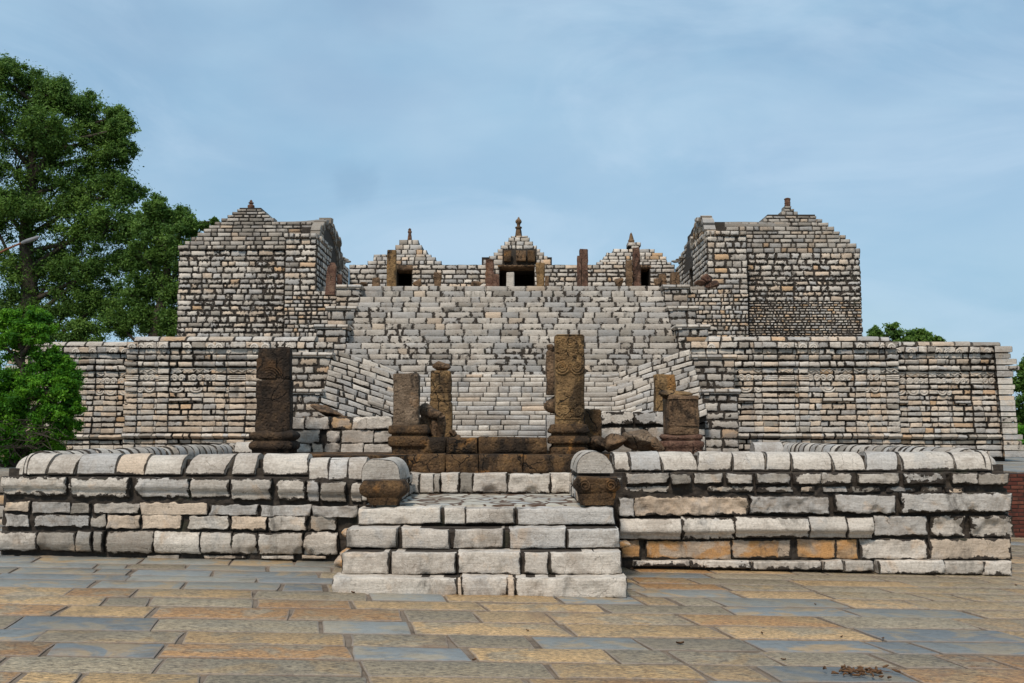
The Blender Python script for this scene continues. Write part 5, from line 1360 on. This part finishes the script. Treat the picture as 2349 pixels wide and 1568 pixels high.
def dX(c): return PX(bx(c), DS, by(400))
segs = [(Xl, dX(412)), (dX(512), dX(1085)), (dX(1312), dX(2008)), (dX(2066), Xr)]
for a, b in segs:
    box(mb, a, b, DS + .03, DS + .8, TOPZ - .05, ZW - .01)
    bed(mb, (a, DS + .03, 0), UX, -UY, b - a, TOPZ, ZW - .02, .014, .02, .03, 9.)
    wall_face(mb, (a, DS + .03, 0), UX, -UY, b - a, TOPZ, ZW, h=.142, L=.33, gap=.02, pal='marble', fray=.013, nu=5, nv=4, rough=.008, bev=.02, jit=.008)
mb.build('stonework', M['marble_tower'], t, org)
for (side, lab, rws, fin), (da, db, dt) in zip(shr, doors):
    Xa, Xb = dX(da), dX(db); zd = PZ(by(dt), DS); xc_ = (Xa + Xb) / 2
    org = (xc_, DS + 1, TOPZ)
    t = thing('back_shrine', lab, 'shrine', org, 'three small shrines above the stairs')
    # room behind the doorway
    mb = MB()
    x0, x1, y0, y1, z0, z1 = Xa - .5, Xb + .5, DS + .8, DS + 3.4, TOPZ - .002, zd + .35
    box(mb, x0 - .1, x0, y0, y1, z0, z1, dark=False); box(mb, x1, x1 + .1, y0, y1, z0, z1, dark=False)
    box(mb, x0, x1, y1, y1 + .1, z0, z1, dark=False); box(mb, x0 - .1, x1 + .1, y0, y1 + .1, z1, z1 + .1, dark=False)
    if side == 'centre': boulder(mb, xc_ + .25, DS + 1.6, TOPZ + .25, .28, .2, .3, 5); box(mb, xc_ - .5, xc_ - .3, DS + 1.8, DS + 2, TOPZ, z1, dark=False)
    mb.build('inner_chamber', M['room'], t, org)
    mb = MB(); h_ = ZW - zd
    stone(mb, (Xa - .06, DS + .03, zd), UX, UZ, -UY, Xb - Xa + .12, h_ - .02, .06, .3, .4, 0, nu=18, nv=6, rough=.02, bev=.03, back=.8, light=True)
    if side == 'centre':
        for k in range(7): boulder(mb, Xa + .1 + k * (Xb - Xa - .2) / 6, DS - .04, zd + h_ * .5, .045, .04, .03, 40 + k, sub=8)
    mb.build('lintel', M['sand_brown'], t, org)
    if side == 'centre':
        mb = MB()
        for k, (ca, cb, r0, r1) in enumerate(((1112, 1162, 245, 316), (1192, 1256, 246, 312), (1268, 1318, 245, 316))):
            xa_, xb_ = PX(bx(ca), DS, by(280)), PX(bx(cb), DS, by(280)); za_, zb_ = PZ(by(r1), DS), PZ(by(r0), DS)
            m2 = MB(); stone(m2, (xa_, DS + .12, za_), UX, UZ, -UY, xb_ - xa_, zb_ - za_, .20, .3, .5, 0, nu=7, nv=8, rough=.03, bev=.02, back=.1, light=True, rsc=12)
            if k == 1:
                for j in range(3): boulder(m2, xa_ + (j + .5) * (xb_ - xa_) / 3, DS - .09, (za_ + zb_) / 2, .03, .03, .07, 60 + j, sub=8)
            m2.build('relief_panel', M['sand_brown' if k == 1 else 'sand_beam'], t, org)
    mb = MB(); nn = len(rws)
    for i, (ya_, yb_, ca, cb) in enumerate(rws):
        if side == 'right' and i < 2: D_ = DS + .75
        else: D_ = DS + .1 + (nn - 1 - i) * .11
        za_, zb_ = PZ(by(yb_), D_), PZ(by(ya_), D_)
        if i == nn - 1: za_ = min(za_, ZW - .01)
        else: za_ -= .02
        x0, x1 = PX(bx(ca), D_, by(yb_)), PX(bx(cb), D_, by(yb_)); dbk = 2 * (DS + 1.0) - D_
        box(mb, x0 + .02, x1 - .02, D_ + .035, max(dbk, D_ + .5), za_ - .02, zb_ - .004)
        skip = (side == 'centre' and 232 < (ya_ + yb_) / 2 < 330)
        parts = [(x0, PX(bx(1108), D_, by(yb_))), (PX(bx(1322), D_, by(yb_)), x1)] if skip else [(x0, x1)]
        for p0, p1 in parts: course(mb, (p0, D_ + .03, 0), UX, -UY, 0, p1 - p0, za_, zb_, L=.24 if i else .2, gap=.014, pal='marble', fray=.007, d=.05, dj=.015, nu=5, nv=4, rough=.008, bev=.018, back=.2, light=True)
        if side == 'left' and i < 5:
            pass
    mb.build('stepped_roof', M['marble_tower'], t, org)
    finial(t, bx(fin[0]), by(fin[1]), by(fin[2]), DS + 1.0 if side != 'right' else DS + .95, fin[3], fin[4], fin[5])

# pillars and stones standing on the upper landing
UG = 'broken pillars and stones on the upper landing'
D = 27.2
ups = [(350, 412, 245, 'sand_ochre', 'tall ochre pillar beside the doorway of the left back shrine', 'sq', 27.6), (255, 306, 426, 'sand_brown', 'short square brown stump left of the tall ochre pillar on the upper landing', 'sq', 27.2),
       (655, 709, 390, 'sand_brown', 'brown stump with a wider cap between the left and middle back shrines', 'cap', 27.2), (992, 1052, 305, 'sand_red', 'carved dark pillar with bulging rings at the left of the middle doorway', 'ring', 27.5),
       (1042, 1082, 400, 'sand_red', 'low dark stump touching the ringed pillar at the left of the middle doorway', 'sq', 27.35), (1130, 1181, 390, 'marble', 'slim pale grey post standing in the middle doorway', 'sq', 27.2),
       (1321, 1381, 328, 'sand_ochre', 'brown pillar with a block capital at the right of the middle doorway', 'cap', 27.5), (1380, 1406, 410, 'sand_brown', 'narrow low stump right of the block capital pillar', 'sq', 27.4),
       (1605, 1662, 237, 'sand_red', 'tallest reddish pillar on the upper landing, between the middle and right back shrines', 'sq', 27.6), (1590, 1618, 280, 'sand_red', 'narrow split piece leaning on the left of the tallest reddish pillar', 'sq', 27.45),
       (1950, 2006, 228, 'sand_red', 'tall ringed reddish pillar in front of the right back shrine', 'ring', 27.6), (1906, 1952, 310, 'sand_brown', 'shorter carved pillar joined at the left of the tall ringed one', 'ring', 27.45),
       (2122, 2174, 396, 'sand_brown', 'small rounded stump right of the right shrine doorway', 'ring', 27.2), (2200, 2256, 390, 'sand_brown', 'short square brown stump at the right end of the upper landing', 'sq', 26.9), (24, 60, 400, 'sand_red', 'dark red ringed stump against the wall of the left tower', 'ring', 27.6)]
for i, (ca, cb, r0, mt, lab, kd, D) in enumerate(ups):
    w = (cb - ca) * .3515 * .000438 * D / 2; X = PX(bx((ca + cb) / 2), D, by(400)); zt_ = PZ(by(r0), D); zb_ = TOPZ
    mb = MB(); h = zt_ - zb_
    if kd == 'sq': pr = [(0, w), (h - .03, w * .98), (h, w * .9)]
    elif kd == 'cap': pr = [(0, w * .85), (h * .62, w * .85), (h * .66, w), (h - .02, w), (h, w * .9)]
    else: pr = [(0, w), (h * .18, w), (h * .2, w * .8), (h * .3, w * .98), (h * .42, w * .98), (h * .45, w * .8), (h * .5, w), (h * .6, w), (h * .63, w * .8), (h * .72, w * .92), (h * .86, w * .92), (h * .9, w * .8), (h, w * .85)]
    loft(mb, [(zb_ + a, b) for a, b in pr], X, D, n=6, rough=.008, seed=100 + i, rsc=9, rot=rng.uniform(-.1, .1))
    tag(mb.build('pillar_stump' if h < 1 else 'broken_pillar', M['marble_clean' if mt == 'marble' else mt], None, (X, D, TOPZ)), lab, 'pillar', UG)
for (c, r, sx, sz, lab) in ((552, 462, .17, .13, 'low conical reddish stone between the left doorway and the capped stump'), (935, 460, .2, .10, 'low dark flat stone left of the ringed pillar by the middle doorway'),
                            (1862, 452, .17, .13, 'small dark rounded stone left of the joined carved pillars'), (200, 468, .12, .10, 'smallest dark rock at the left end of the upper landing'), (2112, 450, .13, .14, 'dark rounded boulder leaning on the small rounded stump at the right')):
    D = 27.0; X, Z = pt(bx(c), by(r), D); mb = MB(); boulder(mb, X, D, max(Z, TOPZ + sz * .5), sx, .15, sz, int(c), sub=16)
    tag(mb.build('loose_stone', M['sand_brown'], None, (X, D, TOPZ)), lab, 'stone', UG)
# stones at the ends, on the wings
D = 24.3
mb = MB(); zz = PZ(668, D) - .1
loft(mb, [(zz, .12), (zz + .7, .11), (zz + .78, .06)], PX(753, D), D, n=7, rough=.01, seed=7, shear=(.06, 0), asp=.6)
tag(mb.build('leaning_slab', M['sand_red'], None, (PX(753, D), D, zz)), 'reddish brown slab leaning beside the top of the left stepped pier', 'slab')
for k, (x, y, s, lab) in enumerate(((1607, 650, .16, 'dark red broken block at the left of the rubble by the right tower'), (1622, 640, .2, 'upper rounded block of the dark rubble by the right tower'), (1634, 653, .2, 'flat dark block at the right of the rubble by the right tower'))):
    X, Z = pt(x, y, 24.2); mb = MB(); boulder(mb, X, 24.2, Z, s, .18, s * .6, 200 + k, sub=18)
    tag(mb.build('broken_block', M['sand_red'], None, (X, 24.2, Z - .1)), lab, 'stone', 'dark rubble by the right tower')

# ------------------------------------------------------------------ trees and bushes
def leaves(mb, centers, radii, n_per, size, seed, flat=.75, tone=(0, 1)):
    rg = np.random.default_rng(seed)
    N_ = int(sum(n_per)); 
    C_ = np.repeat(np.asarray(centers), n_per, axis=0); R_ = np.repeat(np.asarray(radii), n_per)
    base = np.repeat(rg.uniform(*tone, len(centers)), n_per)
    d = rg.normal(size=(N_, 3)); d /= np.linalg.norm(d, axis=1)[:, None]
    r = R_ * np.minimum(np.abs(rg.normal(0, .62, N_)), 1.7)
    p = C_ + d * r[:, None] * (1, 1, flat)
    nrm = d * .6 + rg.normal(size=(N_, 3)) * .6 + (0, 0, .5); nrm /= np.linalg.norm(nrm, axis=1)[:, None]
    a = np.cross(nrm, rg.normal(size=(N_, 3))); a /= np.linalg.norm(a, axis=1)[:, None]; b = np.cross(nrm, a)
    s = size * rg.uniform(.6, 1.4, N_)[:, None]
    V = np.stack([p - a * s, p + b * s * .42, p + a * s, p - b * s * .42], 1)
    st = np.zeros((N_, 4, 3)); st[..., 0] = np.clip(base + rg.uniform(-.3, .3, N_), 0, 1)[:, None]
    f = np.arange(N_ * 4).reshape(-1, 4)
    mb.add(V.reshape(-1, 3), [f], smooth=False); mb.st[-1] = st.reshape(-1, 3)

def tree(name, label, cat, ellipses, D, trunk, leafmat, size=.085, sub=11, per=130, group=None, seed=1, spread=1., branches=True, subr=(.28, .5), dyf=1.):
    rg = np.random.default_rng(seed)
    root = thing(name, label, cat, (trunk[0][0], trunk[0][1], trunk[0][2]), group); org = world_loc(root)
    cs, rs = [], []; tm = MB()
    tr_ = np.array([p[:3] for p in trunk]); rad = [p[3] for p in trunk]
    tt = np.linspace(0, len(tr_) - 1, 24); P_ = np.stack([np.interp(tt, range(len(tr_)), tr_[:, i]) for i in range(3)], 1)
    P_[1:, :2] += .05 * vnoise(P_[1:] , .9, seed)[:, None]
    tube(tm, P_, np.interp(tt, range(len(rad)), rad), 10)
    for (x, y, r) in ellipses:
        X, Z = pt(x, y, D); rm = r * .000438 * D; Yc = D + rg.uniform(-.6, .6) * rm * dyf * 1.3
        c0 = np.array([X, Yc, Z])
        k = int(np.argmin(np.abs(P_[:, 2] - (Z - rm * 1.6)) + .2 * np.linalg.norm(P_[:, :2] - c0[:2], axis=1)))
        s0 = P_[k]
        if branches:
            mid = (s0 + c0) / 2 + rg.normal(size=3) * .15 * rm + (0, 0, -.1 * rm)
            q_ = np.linspace(0, 1, 10)[:, None]; B = (1 - q_) ** 2 * s0 + 2 * q_ * (1 - q_) * mid + q_ ** 2 * c0
            tube(tm, B, np.linspace(.10, .035, 10) * (D / 36), 6)
        for j in range(sub):
            d = rg.normal(size=3); d /= np.linalg.norm(d); c = c0 + d * rm * rg.uniform(.15, 1.) ** .6 * (1, 1, .85)
            cs.append(c); rs.append(rm * rg.uniform(*subr))
            if branches and j % 2 == 0:
                tube(tm, [c0 + (c - c0) * q2 + rg.normal(size=3) * .04 * rm * (0 < q2 < 1) for q2 in (0, .33, .66, 1)], [.04 * D / 36, .03 * D / 36, .02 * D / 36, .012 * D / 36], 4)
    lm = MB(); n_per = [int(per * rg.uniform(.6, 1.3)) for _ in cs]
    leaves(lm, cs, rs, n_per, size, seed)
    tm.build('trunk', M['bark'], root, org); lm.build('crown', leafmat, root, org)
    return root

def q3(x, y, D, r): X, Z = pt(x, y, D); return (X, D, Z, r)
E1 = [(20, 175, 50), (75, 205, 60), (130, 215, 50), (180, 240, 45), (-20, 260, 90), (55, 290, 90), (140, 320, 70), (265, 265, 28), (285, 300, 30), (255, 310, 35), (200, 300, 55), (225, 370, 60), (285, 350, 30), (40, 400, 90), (130, 420, 85), (210, 450, 70), (285, 440, 45),
      (-20, 500, 90), (70, 500, 70), (170, 520, 80), (260, 520, 70), (315, 520, 35), (30, 620, 70), (120, 610, 70), (215, 610, 75), (300, 600, 50), (-20, 700, 80), (60, 720, 70), (150, 700, 70), (230, 700, 60), (100, 780, 70), (200, 775, 50), (-60, 400, 90)]
tree('large_tree', 'tallest tree at the left with an open feathery dark green crown', 'tree', E1, 38, [q3(75, 1010, 38, .42), q3(70, 780, 38, .36), q3(62, 560, 38, .26), q3(75, 380, 38, .16), q3(95, 240, 38, .05)], M['leaf_tree'], 0.056, 34, 330, seed=3, subr=(.25, .6))
E2 = [(365, 480, 32), (400, 500, 38), (345, 520, 40), (435, 525, 28), (385, 560, 55), (335, 590, 45), (430, 590, 50), (360, 650, 60), (300, 680, 50), (420, 680, 60), (470, 520, 12), (490, 508, 9), (330, 730, 45), (400, 740, 45), (265, 740, 40), (470, 620, 50), (480, 560, 20)]
tree('tree', 'medium round tree behind the left tower, right of the tallest tree', 'tree', E2, 35, [q3(350, 1000, 35, .3), q3(355, 760, 35, .24), q3(385, 620, 35, .12), q3(395, 520, 35, .04)], M['leaf_tree'], .052, 32, 300, seed=8, subr=(.25, .55))
E3 = [(2010, 768, 20), (2050, 762, 24), (2090, 775, 22), (2125, 772, 20), (2000, 790, 22), (2060, 790, 25), (2110, 790, 22), (2150, 782, 12), (2030, 815, 30), (2100, 815, 30)]
tree('tree', 'round green treetop showing above the right podium wall', 'tree', E3, 40, [q3(2070, 1000, 40, .25), q3(2070, 850, 40, .18), q3(2065, 790, 40, .06)], M['leaf_tree'], .06, 16, 220, seed=12)
E4 = [(2350, 850, 20), (2370, 830, 25), (2340, 880, 26), (2325, 880, 14), (2370, 900, 40), (2335, 930, 30), (2320, 955, 20), (2360, 960, 35), (2400, 860, 40), (2345, 985, 20)]
tree('tree', 'dark green tree cut off by the right edge, beyond the corner of the podium', 'tree', E4, 42, [q3(2385, 1010, 42, .25), q3(2380, 900, 42, .18), q3(2370, 850, 42, .06)], M['leaf_tree'], .07, 14, 220, seed=15)
E5 = [(2335, 995, 22), (2360, 990, 25), (2330, 1015, 15), (2385, 1000, 25)]
tree('bush', 'low bright green hedge at the foot of the tree at the right edge', 'bush', E5, 36, [q3(2350, 1025, 36, .06), q3(2350, 1000, 36, .03)], M['leaf_bush'], .07, 10, 120, seed=16, branches=False)
E6 = [(25, 735, 34), (80, 730, 32), (-25, 760, 55), (50, 780, 58), (95, 765, 34), (115, 825, 36), (60, 850, 68), (-20, 860, 70), (145, 860, 40), (120, 900, 58), (40, 930, 70), (140, 940, 44), (-20, 960, 80), (90, 985, 60), (150, 985, 34), (165, 880, 26), (166, 935, 26), (158, 905, 30), (10, 1020, 60), (100, 1030, 42), (-30, 1050, 60), (40, 1045, 45), (5, 900, 60), (0, 980, 60), (150, 850, 20)]
tree('bush', 'large bright green leafy bush in front of the left podium wall', 'bush', E6, 19, [q3(40, 1075, 19, .07), q3(45, 960, 19, .05), q3(50, 800, 19, .02)], M['leaf_bush'], .030, 30, 300, seed=21, subr=(.16, .36), dyf=.7)
mb = MB(); rg = np.random.default_rng(5)
for k in range(70):
    x, y = rg.uniform(0, 150), rg.uniform(960, 1040); X, Z = pt(x, y, 18.6); a = rg.uniform(-1, 1); L_ = rg.uniform(.15, .5)
    c = np.array([X, 18.4 + rg.uniform(-.2, .3), max(Z, TZ)]); dv = np.array([cos(a) * rg.choice([-1, 1]), rg.uniform(-.2, .2), sin(a) + .3]) * L_
    tube(mb, [c - dv / 2, c + rg.normal(size=3) * .04, c + dv / 2], [.007, .006, .003], 4)
tag(mb.build('dry_brushwood', M['bark'], None, (-8.6, 18.4, TZ)), 'tangle of bare brown twigs at the foot of the large bright bush', 'brushwood')
# distant white building sliver and treeline
mb = MB(); D = 60; xa, xb = PX(2326, D), PX(2420, D); box(mb, xa, xb, D, D + 6, TZ - .5, PZ(980, D), dark=False)
tb = tag(mb.build('white_building', M['white'], None, ((xa + xb) / 2, D + 3, TZ)), 'low whitewashed building far off behind the trees at the right edge', 'building')
rg = np.random.default_rng(9)
mb = MB(); cs = []; rs = []
for k in range(420):
    a = rg.uniform(-1.1, 1.1); d_ = rg.uniform(75, 95); cs.append((d_ * math.tan(a) if abs(a) < 1.1 else 0, d_, rg.uniform(.5, 3.2))); rs.append(rg.uniform(1., 2.))
leaves(mb, cs, rs, [60] * len(cs), .35, 4)
tag(mb.build('distant_treeline', M['leaf_tree'], None, (0, 85, 0)), 'low far-off wood seen past the ends of the podium', 'wood', kind='stuff')

# street lamp whose arm reaches in at the left edge
D = 17.5; xp = PX(-70, D); t = thing('street_lamp', 'street lamp arm with a slim grey head reaching in at the left edge', 'lamp', (xp, D, 0))
mb = MB(); za = PZ(608, D); tube(mb, [(xp, D, 0.1), (xp, D, za * .5), (xp, D, za)], [.07, .06, .045], 12); mb.build('pole', M['rust'], t, (xp, D, 0))
mb = MB(); a = np.array([xp, D, za]); b = np.array([PX(52, D, 560), D, PZ(557, D)]); tube(mb, [a, (a * .7 + b * .3) + (0, 0, .02), (a * .3 + b * .7) + (0, 0, .02), b], .017, 8); mb.build('arm', M['rust'], t, (xp, D, 0))
mb = MB(); c = np.array([PX(92, D, 543), D, PZ(543, D)]); tube(mb, [b - (c - b) * .1, b, b + (c - b) * .3, b + (c - b) * .8, c], [.015, .03, .038, .03, .006], 10); mb.build('lamp_head', M['lamp'], t, (xp, D, 0))

# ------------------------------------------------------------------ litter on the paving
def dry_leaf(x, y, s, label, name='dry_leaf', grp='dry leaves on the paving'):
    s = s * .62
    k = (PZ(y, 1.) - EYE); D = -EYE / k
    X = PX(x, D, y); z = gz(X) + .012; mb = MB(); rg = np.random.default_rng(int(x * 7 + y))
    a = rg.uniform(0, 3.1); n_ = 7; q_ = np.linspace(-1, 1, n_); wv = .45 * np.sqrt(np.clip(1 - q_ ** 2, 0, 1)) + .02
    V = []
    for i in range(n_):
        for j, sg in enumerate((-1, 0, 1)):
            lx_, ly_ = q_[i] * s, sg * wv[i] * s; V.append((X + lx_ * cos(a) - ly_ * sin(a), D + lx_ * sin(a) + ly_ * cos(a), z + abs(sg) * s * .35 + s * .25 * q_[i] ** 2))
    mb.add(V, [gridfaces(n_, 3)[0]]); mb.add(np.array(V) - (0, 0, .002), [gridfaces(n_, 3)[0][:, ::-1]])
    tag(mb.build(name, M['leaf_dry'], None, (X, D, z)), label, 'leaf', grp)
for (x, y, s, lab) in ((810, 1371, .045, 'curled brown leaf on the paving just left of the lowest step'), (1560, 1473, .05, 'reddish curled leaf on a tan slab below the steps'), (1088, 1521, .035, 'small pale leaf standing on a grey slab at the bottom middle'),
                       (1210, 1450, .03, 'short dark leaf lying on the paving under the middle of the steps'), (1748, 1445, .03, 'dark leaf at the joint of a small bluish slab, right of the steps'), (1930, 1450, .03, 'brown leaf on the pale blue slabs, the nearer left one'), (2025, 1451, .025, 'tiny brown leaf on the blue slabs right of its neighbour'),
                       (1797, 1505, .03, 'tiny orange brown leaf on a grey slab low at the right'), (2330, 1322, .03, 'small dark leaf near the right end of the parapet wall'), (1870, 1376, .025, 'tiny dark leaf on the tan paving in front of the right parapet')):
    dry_leaf(x, y, s, lab)
k = (PZ(1535, 1.) - EYE); D = -EYE / k; mb = MB(); rg = np.random.default_rng(3); X0_ = PX(1965, D, 1535)
for i in range(46):
    c = np.array([X0_ + rg.normal() * .09, D + rg.normal() * .05, gz(X0_) + .02 + abs(rg.normal()) * .012]); a = rg.uniform(0, 6.3); L_ = rg.uniform(.02, .08)
    e = c + (cos(a) * L_, sin(a) * L_, rg.uniform(-.005, .02)); tube(mb, [c, (c + e) / 2 + rg.normal(size=3) * .006, e], [.006, .009, .003], 5)
tube(mb, [(X0_, D, gz(X0_) + .02), (X0_ + .12, D + .05, gz(X0_) + .03), (X0_ + .26, D + .04, gz(X0_) + .015)], [.004, .004, .002], 5)
tag(mb.build('dry_twig', M['leaf_dry'], None, (X0_, D, gz(X0_))), 'clump of dry brown twig and seed pods on the slate slabs at the lower right', 'twig')

# ------------------------------------------------------------------ light, sky
EL, AZ = 52, 200   # sun elevation, compass-like azimuth (from behind the camera, a little to the left)
sd = np.array([sin(R(AZ)), cos(R(AZ)), 0]) * cos(R(EL)) + np.array([0, 0, sin(R(EL))])
sun = bpy.data.lights.new('sun', 'SUN'); sun.energy = 2.2; sun.angle = R(8); sun.color = (1, .91, .80)
so = bpy.data.objects.new('sun', sun); COL.objects.link(so)
from mathutils import Vector
so.rotation_euler = Vector(tuple(sd)).to_track_quat('Z', 'Y').to_euler()
w = bpy.data.worlds.new('World'); SC.world = w; w.use_nodes = True; nt = w.node_tree; nt.nodes.clear()
N_ = nt.nodes.new; Lk = nt.links.new
out = N_('ShaderNodeOutputWorld'); bg = N_('ShaderNodeBackground'); sky = N_('ShaderNodeTexSky'); sky.sky_type = 'NISHITA'; sky.sun_disc = False
sky.sun_elevation = R(EL); sky.sun_rotation = R(AZ); sky.air_density = 1.2; sky.dust_density = 1.5; sky.ozone_density = 1.5
tc = N_('ShaderNodeTexCoord'); mp = N_('ShaderNodeMapping'); mp.inputs['Scale'].default_value = (1, 1, 2.2); Lk(tc.outputs['Generated'], mp.inputs[0])
nz = N_('ShaderNodeTexNoise'); nz.inputs['Scale'].default_value = 2.6; nz.inputs['Detail'].default_value = 7; nz.inputs['Roughness'].default_value = .52; nz.inputs['Distortion'].default_value = .3; Lk(mp.outputs[0], nz.inputs['Vector'])
mr = N_('ShaderNodeMapRange'); mr.interpolation_type = 'SMOOTHSTEP'; mr.inputs[1].default_value = .36; mr.inputs[2].default_value = .70; mr.inputs[3].default_value = .55; mr.inputs[4].default_value = .92; Lk(nz.outputs[0], mr.inputs[0])
nz2 = N_('ShaderNodeTexNoise'); nz2.inputs['Scale'].default_value = 5.; nz2.inputs['Detail'].default_value = 5; Lk(mp.outputs[0], nz2.inputs['Vector'])
cl = N_('ShaderNodeValToRGB'); cl.color_ramp.elements[0].color = (2.35, 4.0, 5.5, 1); cl.color_ramp.elements[1].color = (3.25, 4.7, 6.0, 1); cl.color_ramp.elements[0].position = .3; cl.color_ramp.elements[1].position = .7; Lk(nz2.outputs[0], cl.inputs[0])
mx = N_('ShaderNodeMix'); mx.data_type = 'RGBA'; Lk(mr.outputs[0], mx.inputs[0]); Lk(sky.outputs[0], mx.inputs[6]); Lk(cl.outputs[0], mx.inputs[7])
d0 = unit(np.array([820 - 1174.5, F * cos(TH) - (784 - 412) * sin(TH), F * sin(TH) + (784 - 412) * cos(TH)]))
sb = N_('ShaderNodeVectorMath'); sb.operation = 'SUBTRACT'; Lk(tc.outputs['Generated'], sb.inputs[0]); sb.inputs[1].default_value = tuple(d0)
sc_ = N_('ShaderNodeVectorMath'); sc_.operation = 'MULTIPLY'; Lk(sb.outputs[0], sc_.inputs[0]); sc_.inputs[1].default_value = (1, 1, 1.3)
ln = N_('ShaderNodeVectorMath'); ln.operation = 'LENGTH'; Lk(sc_.outputs[0], ln.inputs[0])
nz3 = N_('ShaderNodeTexNoise'); nz3.inputs['Scale'].default_value = 22; nz3.inputs['Detail'].default_value = 5; Lk(tc.outputs['Generated'], nz3.inputs['Vector'])
ad = N_('ShaderNodeMath'); ad.operation = 'MULTIPLY_ADD'; Lk(nz3.outputs[0], ad.inputs[0]); ad.inputs[1].default_value = .09; Lk(ln.outputs['Value'], ad.inputs[2])
mk = N_('ShaderNodeMapRange'); mk.interpolation_type = 'SMOOTHSTEP'; Lk(ad.outputs[0], mk.inputs[0]); mk.inputs[1].default_value = .088; mk.inputs[2].default_value = .045; mk.inputs[3].default_value = 0; mk.inputs[4].default_value = .5
m2x = N_('ShaderNodeMix'); m2x.data_type = 'RGBA'; Lk(mk.outputs[0], m2x.inputs[0]); Lk(mx.outputs[2], m2x.inputs[6]); m2x.inputs[7].default_value = (2.0, 3.3, 4.7, 1)
# thin high streaks
mp4 = N_('ShaderNodeMapping'); mp4.inputs['Scale'].default_value = (1.4, 1.2, 3.4); mp4.inputs['Rotation'].default_value = (0, .22, 0); Lk(tc.outputs['Generated'], mp4.inputs[0])
nz4 = N_('ShaderNodeTexNoise'); nz4.inputs['Scale'].default_value = 2.4; nz4.inputs['Detail'].default_value = 8; nz4.inputs['Roughness'].default_value = .58; nz4.inputs['Distortion'].default_value = .8; Lk(mp4.outputs[0], nz4.inputs['Vector'])
mk4 = N_('ShaderNodeMapRange'); mk4.interpolation_type = 'SMOOTHSTEP'; Lk(nz4.outputs[0], mk4.inputs[0]); mk4.inputs[1].default_value = .44; mk4.inputs[2].default_value = .74; mk4.inputs[3].default_value = 0; mk4.inputs[4].default_value = .42
m4x = N_('ShaderNodeMix'); m4x.data_type = 'RGBA'; Lk(mk4.outputs[0], m4x.inputs[0]); Lk(m2x.outputs[2], m4x.inputs[6]); m4x.inputs[7].default_value = (4.3, 5.5, 6.7, 1)
Lk(m4x.outputs[2], bg.inputs[0]); bg.inputs[1].default_value = .1; Lk(bg.outputs[0], out.inputs[0])
SC.view_settings.view_transform = 'Standard'; SC.view_settings.look = 'None'; SC.view_settings.exposure = .42; SC.view_settings.gamma = 1
SC.render.engine = 'CYCLES'
